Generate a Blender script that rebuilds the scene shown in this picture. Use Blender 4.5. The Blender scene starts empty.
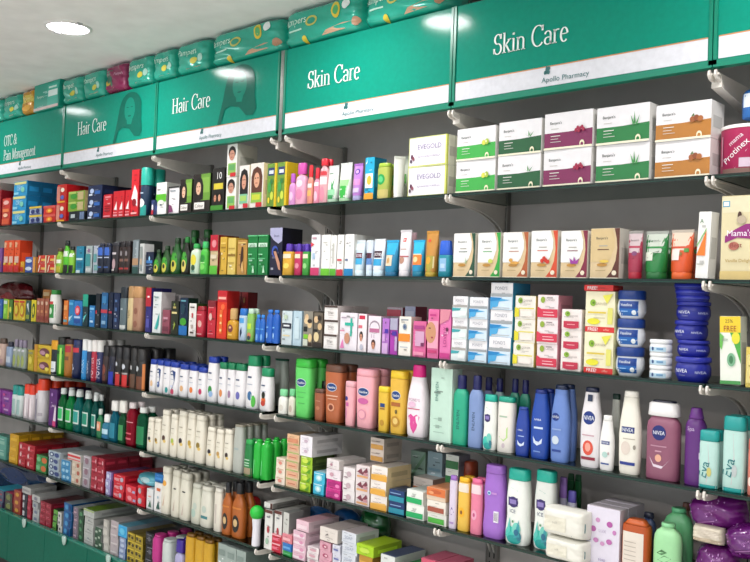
import bpy, math, random
from math import sin, cos, pi, sqrt, radians
random.seed(7)
COL = bpy.context.scene.collection
H0 = 1.5                                    # camera height above the floor
# ------------------------------------------------------------------ camera solved from the shelf lines
FP, YAW, PIT, ROL, CX, CD = 879.66, 0.7515, 0.0212, 0.0353, 4.1304, 2.1242
ZS = [0.5983, 0.335, 0.0783, -0.1762, -0.4313, -0.6868, -0.9336, -1.1916]
BX = [-0.815, -0.015, 0.81, 1.602, 1.672, 2.447, 3.258, 4.06]     # bay joints along the wall
DEP = 0.285
def vsub(a, b): return tuple(x-y for x, y in zip(a, b))
def vdot(a, b): return sum(x*y for x, y in zip(a, b))
def cross(a, b): return (a[1]*b[2]-a[2]*b[1], a[2]*b[0]-a[0]*b[2], a[0]*b[1]-a[1]*b[0])
FW = (-sin(YAW)*cos(PIT), cos(YAW)*cos(PIT), sin(PIT))
R0 = (cos(YAW), sin(YAW), 0.0)
U0 = cross(R0, FW)
RT = tuple(cos(ROL)*a+sin(ROL)*b for a, b in zip(R0, U0))
UP = tuple(-sin(ROL)*a+cos(ROL)*b for a, b in zip(R0, U0))
def ony(px, py, Y):
    d = [FW[i]+RT[i]*(px-375)/FP-UP[i]*(py-281)/FP for i in range(3)]
    t = (Y+CD)/d[1]
    return CX+t*d[0], t*d[2]
LINES = {1: [(0, 223.5), (60, 220.3), (150, 216), (283, 207), (450, 194), (550, 186), (712, 174)],
2: [(0, 272.5), (180, 276), (380, 277.5), (550, 276.5), (712, 278)],
3: [(0, 317.5), (55, 323.5), (148, 333.5), (180, 336), (380, 353), (443, 360), (550, 369), (700, 383.5), (750, 387.5)],
4: [(0, 365), (150, 393), (180, 398), (271, 413), (300, 420), (380, 431), (439, 445), (560, 464), (700, 488), (750, 495)],
5: [(0, 411.5), (55, 427), (145, 451), (180, 459.5), (262, 480), (380, 512), (439, 529.5), (540, 553.5), (750, 609)],
6: [(0, 459), (140, 509.5), (200, 528), (262, 548), (450, 612)],
7: [(0, 507), (120, 561.5), (300, 643)]}
def basey(k, x):
    L = LINES[k]
    for (a, b), (c, d) in zip(L, L[1:]):
        if x <= c: break
    return b+(d-b)*(x-a)/(c-a)
# ------------------------------------------------------------------ materials
MC = {}
def lin(c): return c/12.92 if c <= .04045 else ((c+.055)/1.055)**2.4
def rgb(h):
    h = h.lstrip('#'); return tuple(lin(int(h[i:i+2], 16)/255) for i in (0, 2, 4))
def M(h, rough=.38, kind='plain', strength=1.0):
    key = (h, rough, kind, strength)
    if key in MC: return MC[key]
    m = bpy.data.materials.new(f'{kind}_{h}'); m.use_nodes = True
    nt = m.node_tree; nd = nt.nodes; b = nd['Principled BSDF']; c = rgb(h)
    b.inputs['Roughness'].default_value = rough
    if kind == 'emit':
        b.inputs['Base Color'].default_value = (*c, 1)
        b.inputs['Emission Color'].default_value = (*c, 1); b.inputs['Emission Strength'].default_value = strength
    elif kind == 'glass':            # shelf glass: see-through green with a sharp reflection
        nd.remove(b); out = nd['Material Output']
        tr = nd.new('ShaderNodeBsdfTransparent'); tr.inputs[0].default_value = (*c, 1)
        gl = nd.new('ShaderNodeBsdfGlossy'); gl.inputs['Roughness'].default_value = rough; gl.inputs[0].default_value = (.9, 1, .95, 1)
        fr = nd.new('ShaderNodeFresnel'); fr.inputs[0].default_value = 1.35
        mx = nd.new('ShaderNodeMixShader')
        nt.links.new(fr.outputs[0], mx.inputs[0]); nt.links.new(tr.outputs[0], mx.inputs[1]); nt.links.new(gl.outputs[0], mx.inputs[2])
        nt.links.new(mx.outputs[0], out.inputs[0])
    else:
        tc = nd.new('ShaderNodeTexCoord'); no = nd.new('ShaderNodeTexNoise'); no.inputs['Scale'].default_value = 60 if kind != 'wall' else 9
        no.inputs['Detail'].default_value = 2
        mix = nd.new('ShaderNodeMix'); mix.data_type = 'RGBA'
        f = .94 if kind in ('plain', 'clear') else .88
        mix.inputs[6].default_value = (*(x*f for x in c), 1); mix.inputs[7].default_value = (*(min(1, x*(2-f)) for x in c), 1)
        nt.links.new(tc.outputs['Object'], no.inputs[0]); nt.links.new(no.outputs[0], mix.inputs[0]); nt.links.new(mix.outputs[2], b.inputs['Base Color'])
        if kind == 'clear':          # tinted see-through plastic
            b.inputs['Transmission Weight'].default_value = .45; b.inputs['IOR'].default_value = 1.2; b.inputs['Roughness'].default_value = .12
        if kind == 'metal': b.inputs['Metallic'].default_value = .9
        if kind == 'foil': b.inputs['Metallic'].default_value = .12; b.inputs['Coat Weight'].default_value = .5
        if kind == 'sign': b.inputs['Coat Weight'].default_value = .3; b.inputs['Coat Roughness'].default_value = .12; b.inputs['Roughness'].default_value = .7; b.inputs['Specular IOR Level'].default_value = .1
    MC[key] = m
    return m
def mt(c):
    """'hex', 'hex!' clear plastic, 'hex*' foil, 'hex~' metal"""
    if not isinstance(c, str): return c
    if c.endswith('!'): return M(c[:-1], .12, 'clear')
    if c.endswith('*'): return M(c[:-1], .25, 'foil')
    if c.endswith('~'): return M(c[:-1], .3, 'metal')
    return M(c)
# ------------------------------------------------------------------ mesh builder
class MB:
    def __init__(s): s.v = []; s.f = []; s.m = []; s.mats = []
    def mi(s, c):
        m = mt(c)
        if m not in s.mats: s.mats.append(m)
        return s.mats.index(m)
    def add(s, vs, fs, c, smooth=False):
        o = len(s.v); s.v += [tuple(v) for v in vs]; k = s.mi(c)
        for f in fs: s.f.append([i+o for i in f]); s.m.append((k, smooth))
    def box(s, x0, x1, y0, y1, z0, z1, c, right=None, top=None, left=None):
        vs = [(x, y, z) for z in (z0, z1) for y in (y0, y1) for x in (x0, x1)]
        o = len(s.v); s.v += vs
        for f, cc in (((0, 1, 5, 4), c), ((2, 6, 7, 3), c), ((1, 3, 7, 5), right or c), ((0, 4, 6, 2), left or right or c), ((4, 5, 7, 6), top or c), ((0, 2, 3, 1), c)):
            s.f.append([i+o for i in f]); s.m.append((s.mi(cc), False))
    def loft(s, secs, c, n=20, caps=True, smooth=True):
        """secs: (z, halfwidth, halfdepth, exponent[, xoff, yoff])"""
        vs = []; fs = []
        for q in secs:
            z, a, b, e = q[:4]; ox, oy = (q[4], q[5]) if len(q) > 4 else (0, 0)
            for i in range(n):
                t = 2*pi*i/n; ct, st = cos(t), sin(t)
                vs.append((ox+a*math.copysign(abs(ct)**(2/e), ct), oy+b*math.copysign(abs(st)**(2/e), st), z))
        for j in range(len(secs)-1):
            for i in range(n):
                a, b = j*n+i, j*n+(i+1) % n; fs.append((a, b, b+n, a+n))
        s.add(vs, fs, c, smooth)
        if caps:
            m = len(secs)-1
            s.add(vs[:n], [tuple(reversed(range(n)))], c); s.add(vs[m*n:], [tuple(range(n))], c)
    def prism(s, pts, y0, y1, c, axis='y'):
        """polygon in x,z extruded along y (axis='x': polygon in y,z extruded along x)"""
        n = len(pts)
        if axis == 'y': vs = [(a, y0, b) for a, b in pts]+[(a, y1, b) for a, b in pts]
        else: vs = [(y0, a, b) for a, b in pts]+[(y1, a, b) for a, b in pts]
        fs = [tuple(range(n)), tuple(reversed(range(n, 2*n)))]+[(i, i+n, (i+1) % n+n, (i+1) % n) for i in range(n)]
        s.add(vs, fs, c)
    def build(s, name, parent=None, loc=None):
        me = bpy.data.meshes.new(name); me.from_pydata(s.v, [], s.f)
        for m in s.mats: me.materials.append(m)
        me.polygons.foreach_set('material_index', [a for a, b in s.m]); me.polygons.foreach_set('use_smooth', [b for a, b in s.m])
        me.update()
        o = bpy.data.objects.new(name, me); COL.objects.link(o)
        if parent: o.parent = parent
        if loc: o.location = loc
        return o
# ------------------------------------------------------------------ lettering
TC = {}
def textmesh(t):
    if t in TC: return TC[t]
    cu = bpy.data.curves.new('lettering', 'FONT'); cu.body = t; cu.resolution_u = 2
    o = bpy.data.objects.new('lettering', cu); COL.objects.link(o)
    dg = bpy.context.evaluated_depsgraph_get(); dg.update()
    me = bpy.data.meshes.new_from_object(o.evaluated_get(dg))
    vs = [(v.co.x, v.co.y) for v in me.vertices]; fs = [tuple(p.vertices) for p in me.polygons]
    bpy.data.objects.remove(o); bpy.data.curves.remove(cu); bpy.data.meshes.remove(me)
    xs = [a for a, b in vs]; ys = [b for a, b in vs]
    x0, x1, y0, y1 = min(xs), max(xs), min(ys), max(ys)
    r = ([(a-(x0+x1)/2, b-(y0+y1)/2) for a, b in vs], fs, x1-x0, y1-y0); TC[t] = r
    return r
def arc(cx, cy, rx, ry, a0, a1, n=14): return [(cx+rx*cos(radians(a0+(a1-a0)*i/n)), cy+ry*sin(radians(a0+(a1-a0)*i/n))) for i in range(n+1)]
def sf(x, y, w=.2): return [(x-w/2, y), (x+w/2, y)]
GL = {'S': (.56, [arc(.28, .74, .19, .24, 25, 265), arc(.28, .26, .22, .26, 95, -155), [(.47, .98), (.47, .74)], [(.06, .04), (.06, .3)]]),
'k': (.6, [[(.14, 0), (.14, 1)], [(.48, .64), (.16, .3)], [(.25, .4), (.5, 0)], sf(.14, .02, .26), sf(.1, .99, .12), sf(.5, .02, .22), sf(.46, .64, .22)]),
'i': (.28, [[(.13, 0), (.13, .64)], sf(.13, .02, .24), sf(.09, .63, .12), arc(.13, .86, .025, .03, 0, 360)]),
'n': (.6, [[(.13, 0), (.13, .64)], arc(.3, .46, .17, .17, 165, 0), [(.47, .46), (.47, 0)], sf(.13, .02, .24), sf(.47, .02, .24), sf(.09, .63, .12)]),
'm': (.9, [[(.13, 0), (.13, .64)], arc(.28, .46, .15, .17, 165, 0), [(.43, .46), (.43, 0)], arc(.58, .46, .15, .17, 165, 0), [(.73, .46), (.73, 0)], sf(.13, .02, .22), sf(.43, .02, .22), sf(.73, .02, .22), sf(.09, .63, .12)]),
'C': (.76, [arc(.42, .5, .35, .5, 42, 318, 20), [(.68, .98), (.68, .72)]]),
'a': (.52, [arc(.24, .46, .17, .18, 165, 0), [(.41, .46), (.41, .08)], arc(.44, .08, .03, .06, 180, 300, 4), arc(.25, .18, .18, .17, 60, 350), [(.34, .33), (.41, .38)]]),
'r': (.42, [[(.13, 0), (.13, .64)], arc(.3, .44, .17, .19, 165, 60), sf(.13, .02, .26), sf(.09, .63, .12)]),
'e': (.52, [[(.1, .36), (.43, .36)], arc(.26, .32, .19, .33, 8, 315, 18)]),
'H': (.84, [[(.17, 0), (.17, 1)], [(.65, 0), (.65, 1)], [(.17, .52), (.65, .52)], sf(.17, .02, .3), sf(.65, .02, .3), sf(.17, .98, .3), sf(.65, .98, .3)]),
'O': (.82, [arc(.4, .5, .34, .5, 0, 360, 24)]),
'T': (.7, [[(.34, 0), (.34, 1)], [(.04, .98), (.64, .98)], [(.05, .98), (.05, .8)], [(.63, .98), (.63, .8)], sf(.34, .02, .28)]),
'P': (.64, [[(.17, 0), (.17, 1)], arc(.3, .74, .26, .25, 90, -90), [(.17, .98), (.3, .98)], [(.17, .49), (.3, .49)], sf(.17, .02, .3), sf(.12, .98, .2)]),
'M': (1.0, [[(.14, 0), (.16, 1)], [(.16, 1), (.48, .06)], [(.48, .06), (.8, 1)], [(.82, 0), (.82, 1)], sf(.14, .02, .24), sf(.82, .02, .3), sf(.12, .98, .18), sf(.86, .98, .18)]),
'g': (.54, [arc(.25, .45, .16, .18, 0, 360), arc(.25, -.1, .21, .12, 0, 360), [(.16, .28), (.12, .14), (.3, .06), (.4, 0)], [(.38, .58), (.5, .62)]]),
't': (.34, [arc(.24, .14, .1, .13, 180, 320), [(.14, .14), (.14, .84)], [(.02, .63), (.3, .63)]]),
'&': (.86, [arc(.36, .76, .16, .22, -40, 230), [(.26, .62), (.72, .06), (.84, .02)], arc(.32, .25, .26, .25, 80, 300), [(.45, .03), (.62, .22), (.72, .52)], sf(.74, .56, .2)]),
' ': (.34, [])}
def serif(mb, text, x, z, size, y, c, wid=1.0):
    """upright serif lettering, thick verticals and thin horizontals, on the plane y, reading towards +x"""
    for ch in text:
        adv, strokes = GL[ch]
        for st in strokes:
            vs = []; n = len(st)
            for i, (a, b) in enumerate(st):
                p, q = st[max(0, i-1)], st[min(n-1, i+1)]
                dx, dy = q[0]-p[0], q[1]-p[1]; L = sqrt(dx*dx+dy*dy) or 1
                w = (.021+.036*(abs(dy)/L)**1.5)
                nx, ny = -dy/L*w, dx/L*w
                vs += [(x+(a+nx)*size*wid, y, z+(b+ny)*size), (x+(a-nx)*size*wid, y, z+(b-ny)*size)]
            mb.add(vs, [(2*i, 2*i+1, 2*i+3, 2*i+2) for i in range(n-1)], c)
        x += adv*size*wid
    return x
# ------------------------------------------------------------------ printed graphics on a front surface
EPS = .00035
def prints(mb, pr, w, h, surf, z0=0, lay=1):
    """pr: shapes in 0..1 over the front face; surf(x, z) gives the surface's y"""
    for q in pr:
        k = q[0]; off = EPS*lay; lay += 1
        P = lambda u, v: ((u-.5)*w, surf((u-.5)*w, z0+v*h)-off, z0+v*h)
        if k == 'r':
            _, u0, v0, u1, v1, c = q; nx, nz = 8, 4
            vs = [P(u0+(u1-u0)*i/nx, v0+(v1-v0)*j/nz) for j in range(nz+1) for i in range(nx+1)]
            mb.add(vs, [(j*(nx+1)+i, j*(nx+1)+i+1, (j+1)*(nx+1)+i+1, (j+1)*(nx+1)+i) for j in range(nz) for i in range(nx)], c)
        elif k == 'e':
            _, cu, cv, ru, rv, c = q; n = 16; vs = [P(cu, cv)]
            for r in (.5, 1): vs += [P(cu+ru*r*cos(2*pi*i/n), cv+rv*r*sin(2*pi*i/n)) for i in range(n)]
            fs = [(0, 1+i, 1+(i+1) % n) for i in range(n)]+[(1+i, 1+n+i, 1+n+(i+1) % n, 1+(i+1) % n) for i in range(n)]
            mb.add(vs, fs, c)
        elif k == 'p':
            _, pts, c = q; mb.add([P(u, v) for u, v in pts], [tuple(range(len(pts)))], c)
        elif k == 't':
            _, t, cu, cv, size, c = q[:6]; mw = q[6] if len(q) > 6 else .9; rot = q[7] if len(q) > 7 else 0
            vs, fs, tw, th = textmesh(t); s = size*h/th; sx = s
            ca, sa = cos(radians(rot)), sin(radians(rot))
            ext = abs(tw*ca)+abs(th*sa)
            if rot == 90:
                s = size*w/th; sx = min(s, mw*h/tw)
            elif sx*ext > mw*w: sx = mw*w/ext; s = min(s, sx*1.6) if not rot else sx
            if rot and rot != 90: s = sx
            vv = []
            for a, b in vs:
                a, b = a*sx, b*s; a, b = a*ca-b*sa, a*sa+b*ca
                X = cu*w-w/2+a; Z = z0+cv*h+b; vv.append((X, surf(X, Z)-off, Z))
            mb.add(vv, fs, c)
# ------------------------------------------------------------------ products (origin at base centre, front towards -y)
def root(name):
    o = bpy.data.objects.new(name, None); o.empty_display_size = .02; COL.objects.link(o); return o
def mk_carton(name, w, h, d, c, pr=(), side=None, top=None, lid=None, sidepr=()):
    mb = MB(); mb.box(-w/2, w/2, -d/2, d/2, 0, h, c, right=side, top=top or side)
    rn = random.Random(sum(ord(ch) for ch in c)+len(pr)*7+int(w*5000)); base = [int(c.strip('*!~')[i:i+2], 16) for i in (0, 2, 4)]
    def tint(f): return ''.join('%02x' % int(max(0, min(255, v+f*(255-v) if f > 0 else v*(1+f)))) for v in base)
    lum = sum(base)/3; fine = []
    if len(pr) <= 6:
        for i in range(5):                      # small print: lines of type and spots in tints of the board
            u, v = rn.uniform(.08, .6), rn.uniform(.06, .9); f = rn.choice((-.45, -.3, .35, .6)) if lum < 190 else rn.choice((-.35, -.2, -.15))
            fine.append(('r', u, v, min(.95, u+rn.uniform(.12, .34)), v+rn.uniform(.015, .05), tint(f)))
    prints(mb, fine+list(pr), w, h, lambda x, z: -d/2)
    sb = [int((side or c).strip('*!~')[i:i+2], 16) for i in (0, 2, 4)]; g = 1.25 if sum(sb) < 380 else .86
    sc_ = ''.join('%02x' % int(min(255, v*g+(12 if g > 1 else 0))) for v in sb)
    mb.box(w/2, w/2+EPS, -d*.34, d*.34, h*.3, h*.62, sc_)
    for (v0, v1, y0, y1, cc) in sidepr: mb.box(w/2, w/2+EPS, -d/2+y0*d, -d/2+y1*d, v0*h, v1*h, cc)
    if lid: mb.box(-w/2-.0006, w/2+.0006, -d/2-.0006, d/2, h*(1-lid[0]), h+.0003, lid[1])
    # tuck flap seam and side glue seam, so the carton reads as folded board
    mb.box(-w/2+.001, w/2-.001, -d/2+.001, -d/2+.0018, h, h+.0006, side or c)
    return mb.build(name)
PROF = {
'oval': [(0, .88), (.02, .98), (.05, 1), (.72, 1), (.84, .95), (.92, .8), (.97, .55), (1, .42)],
'shampoo': [(0, .9), (.03, 1), (.4, 1), (.75, .94), (.95, .86), (1, .84)],
'wedge': [(0, .78), (.02, .83), (.3, .88), (.7, .96), (1, 1)],
'lotion': [(0, .84), (.03, .92), (.25, .98), (.5, 1), (.7, .92), (.86, .76), (.95, .68), (1, .66)],
'round': [(0, .94), (.03, 1), (.7, 1), (.8, .9), (.9, .6), (.95, .42), (1, .4)],
'talc': [(0, .93), (.02, 1), (.5, 1), (.93, 1), (1, .95)],
'waist': [(0, .86), (.03, .95), (.18, 1), (.45, .9), (.7, .96), (.88, .9), (1, .84)],
'square': [(0, .95), (.02, 1), (.82, 1), (.9, .97), (.96, .82), (1, .62)],
'flask': [(0, .9), (.03, 1), (.55, 1), (.7, .85), (.82, .5), (.9, .36), (1, .34)],
}
def mk_bottle(name, w, h, d, c, prof='oval', e=2.6, cap=(.14, .6, .55, 'ffffff'), pr=(), label=None, ribs=0):
    r = root(name); mb = MB(); ch = cap[0]*h; bh = h-ch
    P = PROF[prof]
    mb.loft([(z*bh, f*w/2, f*d/2 if f > .5 else max(f*d/2, min(f*w/2, d*.35)), e if f > .6 else 2.2) for z, f in P], c)
    def surf(x, z):
        t = max(0, min(1, z/bh)); 
        for (a, fa), (b, fb) in zip(P, P[1:]):
            if t <= b: break
        f = fa+(fb-fa)*(t-a)/(b-a); q = min(.98, abs(x)/(f*w/2)); return -(f*d/2)*(1-q**e)**(1/e)
    prints(mb, [p for p in pr], w, bh, surf)
    mb.build('body', r)
    m2 = MB(); a, b = cap[1]*w/2, cap[2]*w/2
    da, db = (min(a, d/2*max(cap[1], .75)), min(b, d/2*max(cap[2], .75)))
    ee = e if cap[1] > .7 else 2
    m2.loft([(bh+.0004, a*.93, da*.93, ee), (bh+ch*.06, a, da, ee), (bh+ch*.4, (a+b)/2, (da+db)/2, ee), (bh+ch*.9, b, db, ee), (h, b*.86, db*.86, ee)], cap[3], n=18)
    if ribs:
        for i in range(12):
            t = 2*pi*i/12; m2.box(a*cos(t)-.0006, a*cos(t)+.0006, da*sin(t)-.0006, da*sin(t)+.0006, bh+ch*.1, bh+ch*.8, cap[3])
    if len(cap) > 4: m2.loft([(h, b*.8, db*.8, ee), (h+ch*.12, b*.74, db*.74, ee)], cap[4], n=18)
    m2.build('cap', r)
    if label:
        z0, z1, wf, lc, lpr = label; m3 = MB(); lw = w*wf
        prints(m3, [('r', .5-wf/2, z0, .5+wf/2, z1, lc)]+list(lpr), w, bh, lambda x, z: surf(x, z)-.0005, lay=1+len(pr)); m3.build('label', r)
    return r
def mk_tube(name, w, h, d, c, capc='ffffff', caph=.14, pr=(), crimp=None, lean=0):
    """squeeze tube standing on its cap, flat sealed end up"""
    r = root(name); m = MB(); ch = caph*h; r0 = min(w*.42, d/2)
    m.loft([(0, w*.40, r0*.95, 2.3), (.003, w*.42, r0, 2.3), (ch*.9, w*.42, r0, 2.3), (ch, w*.40, r0*.95, 2.3)], capc, n=18); m.build('cap', r)
    b = MB(); S = [(ch, .42, 1), (ch+(h-ch)*.04, .46, 1), (ch+(h-ch)*.4, .48, .78), (ch+(h-ch)*.75, .5, .38), (ch+(h-ch)*.93, .5, .08)]
    b.loft([(z, a*w, max(.0012, f*r0), 2.2) for z, a, f in S], c, n=20)
    def surf(x, z):
        for (za, a, fa), (zb, bb, fb) in zip(S, S[1:]):
            if z <= zb: break
        t = max(0, min(1, (z-za)/(zb-za))); aa = (a+(bb-a)*t)*w; ff = (fa+(fb-fa)*t)*r0
        return -max(.0012, ff)*sqrt(max(.02, 1-min(1, abs(x)/aa)**2.2))
    prints(b, pr, w*.94, (h-ch)*.93, surf, z0=ch); b.build('body', r)
    k = MB(); zc = ch+(h-ch)*.93; k.box(-w*.5, w*.5, -.0012, .0012, zc, h, crimp or c)
    for i in range(4): k.box(-w*.5, w*.5, -.0016, .0016, zc+(h-zc)*(i+.2)/4, zc+(h-zc)*(i+.5)/4, crimp or c)
    k.build('crimped_end', r)
    return r
def mk_can(name, w, h, c, capc, caph=.25, pr=(), capw=.94):
    r = root(name); R = w/2; b = MB(); bh = h*(1-caph)
    b.loft([(0, R*.94, R*.94, 2), (.002, R, R, 2), (bh*.95, R, R, 2), (bh, R*.9, R*.9, 2)], c, n=18)
    prints(b, pr, w, bh, lambda x, z: -sqrt(max(.02, 1-min(.98, abs(x)/R)**2))*R); b.build('body', r)
    k = MB(); q = R*capw; k.loft([(bh, q, q, 2), (h*.985, q*.98, q*.98, 2), (h, q*.9, q*.9, 2)], capc, n=18); k.build('cap', r)
    return r
def mk_jar(name, w, h, body, lid, lidh=.34, bulge=1.0, pr=(), base=.8, e=2.4, lidw=1.0):
    r = root(name); R = w/2; b = MB(); bh = h*(1-lidh)
    S = [(0, base*.94), (.06, base), (.35, bulge), (.7, bulge), (.92, .93), (1, .88)]
    b.loft([(z*bh, f*R, f*R*.92, e) for z, f in S], body, n=24)
    def surf(x, z):
        t = max(0, min(1, z/bh))
        for (a, fa), (c_, fb) in zip(S, S[1:]):
            if t <= c_: break
        f = fa+(fb-fa)*(t-a)/(c_-a); return -f*R*.92*(1-min(.97, abs(x)/(f*R))**e)**(1/e)
    prints(b, pr, w, bh, surf); b.build('body', r)
    k = MB(); q = R*lidw; k.loft([(bh+.0003, q*.98, q*.92, e), (bh+(h-bh)*.15, q, q*.94, e), (bh+(h-bh)*.8, q, q*.94, e), (h, q*.95, q*.88, e)], lid, n=24)
    if lidh > .2: k.loft([(bh+(h-bh)*.32, q*1.012, q*.952, e), (bh+(h-bh)*.38, q*1.012, q*.952, e)], lid, n=24)
    k.build('lid', r)
    return r
def mk_pouch(name, w, h, d, c, pr=(), crimp='u', wr=.02, seed=1, n=22, soft=False):
    """soft pillow pack, sealed along two ends"""
    rn = random.Random(seed); ph = [rn.uniform(0, 6) for _ in range(8)]
    def th(u, v):
        a = max(0, 1-abs(u)**8)
        b = max(0, 1-abs(v)**9)**.5
        q = a**.4*b; edge = abs(u)
        if soft: q = sqrt(max(0, 1-abs(u)**2.8))*sqrt(max(0, 1-abs(v)**2.6))
        wv = wr*(sin(5*u+ph[0]+3*v)*.8+sin(7*v+ph[1]+4*u)*.5+edge**4*sin(15*v+ph[2])*1.4+.3*sin(13*u+11*v+ph[3]))
        return d/2*max(.015, q*(1+wv*2))
    mb = MB(); vs = []; fs = []
    for sgn in (-1, 1):
        for j in range(n+1):
            for i in range(n+1):
                u, v = -1+2*i/n, -1+2*j/n
                z = h/2+v*h/2*(1-(.24 if soft else .03)*abs(u)**(3 if soft else 6)); vs.append((u*w/2*(1-(.10 if soft else .03)*(abs(v)**4)), sgn*th(u, v), z))
    N = (n+1)**2
    for s_ in (0, 1):
        for j in range(n):
            for i in range(n):
                a = s_*N+j*(n+1)+i; fs.append((a, a+1, a+n+2, a+n+1) if s_ == 0 else (a, a+n+1, a+n+2, a+1))
    ring = [i for i in range(n+1)]+[(j+1)*(n+1)+n for j in range(n)]+[n*(n+1)+n-1-i for i in range(n)]+[(n-1-j)*(n+1) for j in range(n-1)]
    for a, b in zip(ring, ring[1:]+ring[:1]): fs.append((a, a+N, b+N, b))
    mb.add(vs, fs, c, True)
    prints(mb, pr, w, h, lambda x, z: -th(max(-1, min(1, x/(w/2))), max(-1, min(1, (z-h/2)/(h/2))))-.0006)
    return mb.build(name)
SOFT = ('sanitary_pack', 'bag', 'pouch')
# ------------------------------------------------------------------ placing
ORD = ['first', 'second', 'third', 'fourth', 'fifth', 'sixth', 'seventh', 'eighth', 'ninth', 'tenth']
SHELF = ['', 'top shelf', 'second shelf', 'third shelf', 'fourth shelf', 'fifth shelf', 'sixth shelf', 'lowest level']
USED = {}
def tag(o, label, cat, group=None):
    o['label'] = label; o['category'] = cat
    if group: o['group'] = group
    n = len(label.replace(',', '').split())
    if n > 16 or n < 4: print('LABEL LENGTH', n, label)
    if label in USED: print('DUP LABEL', label)
    USED[label] = o
def hpos(i, n):
    if n == 1: return ''
    if n == 2: return ('left of two', 'right of two')[i]
    if n == 3: return ('left of three', 'middle of three', 'right of three')[i]
    return 'leftmost' if i == 0 else 'rightmost' if i == n-1 else ORD[i]+' from left'
def rpos(r, n):
    if n == 1: return ''
    return 'front row' if r == 0 else ('back row' if n == 2 else ORD[r]+' row')
def spos(s, n):
    if n == 1: return ''
    if n == 2: return ('lower one', 'upper one')[s]
    if n == 3: return ('bottom', 'middle', 'top')[s]+' of stack'
    return 'bottom of stack' if s == 0 else 'top of stack' if s == n-1 else ORD[s]+' up'
def copytree(o, parent=None):
    c = o.copy(); COL.objects.link(c)
    if parent: c.parent = parent
    for ch in list(o.children): copytree(ch, c)
    return c
def put(k, x0, x1, ys, name, cat, label, maker, n=1, rows=1, y=.014, d=None, dr=.6, gap=.95, group=None, rot=0, jit=0, tilt=0, shelf=True, zadd=0, rgap=1.05, abs_=False, sway=.0, dx=0.0, rnd=False, obl=False):
    """one product (or a block of equal products) on shelf k, measured on the photo: x0..x1 and top line(s) ys"""
    if not isinstance(ys, (list, tuple)): ys = [ys]
    ys = sorted(ys); xm = (x0+x1)/2; yb = basey(k, xm); ymid = (ys[0]+yb)/2
    X0 = ony(x0, ymid, y)[0]; X1 = ony(x1, ymid, y)[0]
    if rnd:                                     # rounded goods: their outline lies at mid-depth
        dg = d or (X1-X0)/n*gap*dr; yc = y+dg/2
        X0 = ony(x0, ymid, yc)[0]; X1 = ony(x1, ymid, yc)[0]
        sc = (yc+CD)/(y+CD)
        if obl:
            for _ in range(6):
                xa, xb = ony(x0, ymid, yc)[0], ony(x1, ymid, yc)[0]
                q = dr*(CX-(xa+xb)/2)/(yc+CD); q = 1/sqrt(1+q*q); xc_ = (xa+xb)/2; hw_ = (xb-xa)/2*q; X0, X1 = xc_-hw_, xc_+hw_
                yc = y+(X1-X0)*gap*dr/2
    else: sc = 1
    zt = [ony(xm, v, y)[1] for v in ys]; zb = ZS[k] if (y > .05 or abs_) else ony(xm, yb, y)[1]
    if sc != 1: zt = [zb+(v-zb)*(1+(sc-1)*.25) for v in zt]
    zb2 = ZS[k]
    hs = []; prev = zb
    for v in reversed(zt): hs.append(v-prev); prev = v
    W = (X1-X0)/n; w = W*gap; L = len(hs); H = sum(hs)/L*.99
    D = d or w*dr
    if rows > 1: D = min(D, (DEP-.01-y)/rows/1.05)
    lo = y+D*rows*rgap
    proto = None
    for r in range(rows):
        for i in range(n):
            for s in range(L):
                if proto is None: o = proto = maker(name, w, H, D)
                else: o = copytree(proto)
                jj = jit or (3.2 if L > 1 and k >= 5 and maker.__code__.co_names[0] == 'mk_carton' else .8)
                ja = (random.random()-.5)*2*jj
                o.location = (X0+W*(i+.5)+(random.random()-.5)*sway*w+dx, y+D/2+r*D*rgap+(random.random()*.004 if r == 0 else 0), H0+zb2+zadd+s*(H/.99)+.0004)
                o.rotation_euler = (0, radians(tilt), radians(rot+ja))
                p = [q for q in (hpos(i, n), rpos(r, rows), spos(s, L)) if q]
                lab = label+(', '+SHELF[k] if shelf else '')+(', '+', '.join(p) if p else '')
                tag(o, lab, cat, (group or f'{name.replace(chr(95), chr(32))}s alike on the {SHELF[k]}: {label}') if n*rows*L > 1 else group)
    return X0, X1, H, D
def carton(k, x0, x1, ys, label, c, pr=(), side=None, top=None, name='carton', cat='carton', lid=None, sidepr=(), **kw):
    put(k, x0, x1, ys, name, cat, label, lambda nm, w, h, d: mk_carton(nm, w, h, d, c, pr, side, top, lid, sidepr), **kw)
def bottle(k, x0, x1, ys, label, c, prof='oval', e=2.6, cap=(.14, .6, .55, 'ffffff'), pr=(), lb=None, name='bottle', cat='bottle', ribs=0, **kw):
    kw.setdefault('rnd', True)
    put(k, x0, x1, ys, name, cat, label, lambda nm, w, h, d: mk_bottle(nm, w, h, d, c, prof, e, cap, pr, lb, ribs), **kw)
def tube(k, x0, x1, ys, label, c, capc='ffffff', caph=.14, pr=(), crimp=None, name='cream_tube', cat='tube', **kw):
    kw.setdefault('dr', .75)
    kw.setdefault('rnd', True)
    put(k, x0, x1, ys, name, cat, label, lambda nm, w, h, d: mk_tube(nm, w, h, d, c, capc, caph, pr, crimp), **kw)
def can(k, x0, x1, ys, label, c, capc, caph=.25, pr=(), name='spray_can', cat='can', capw=.94, **kw):
    kw['dr'] = 1
    kw.setdefault('rnd', True)
    put(k, x0, x1, ys, name, cat, label, lambda nm, w, h, d: mk_can(nm, w, h, c, capc, caph, pr, capw), **kw)
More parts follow.
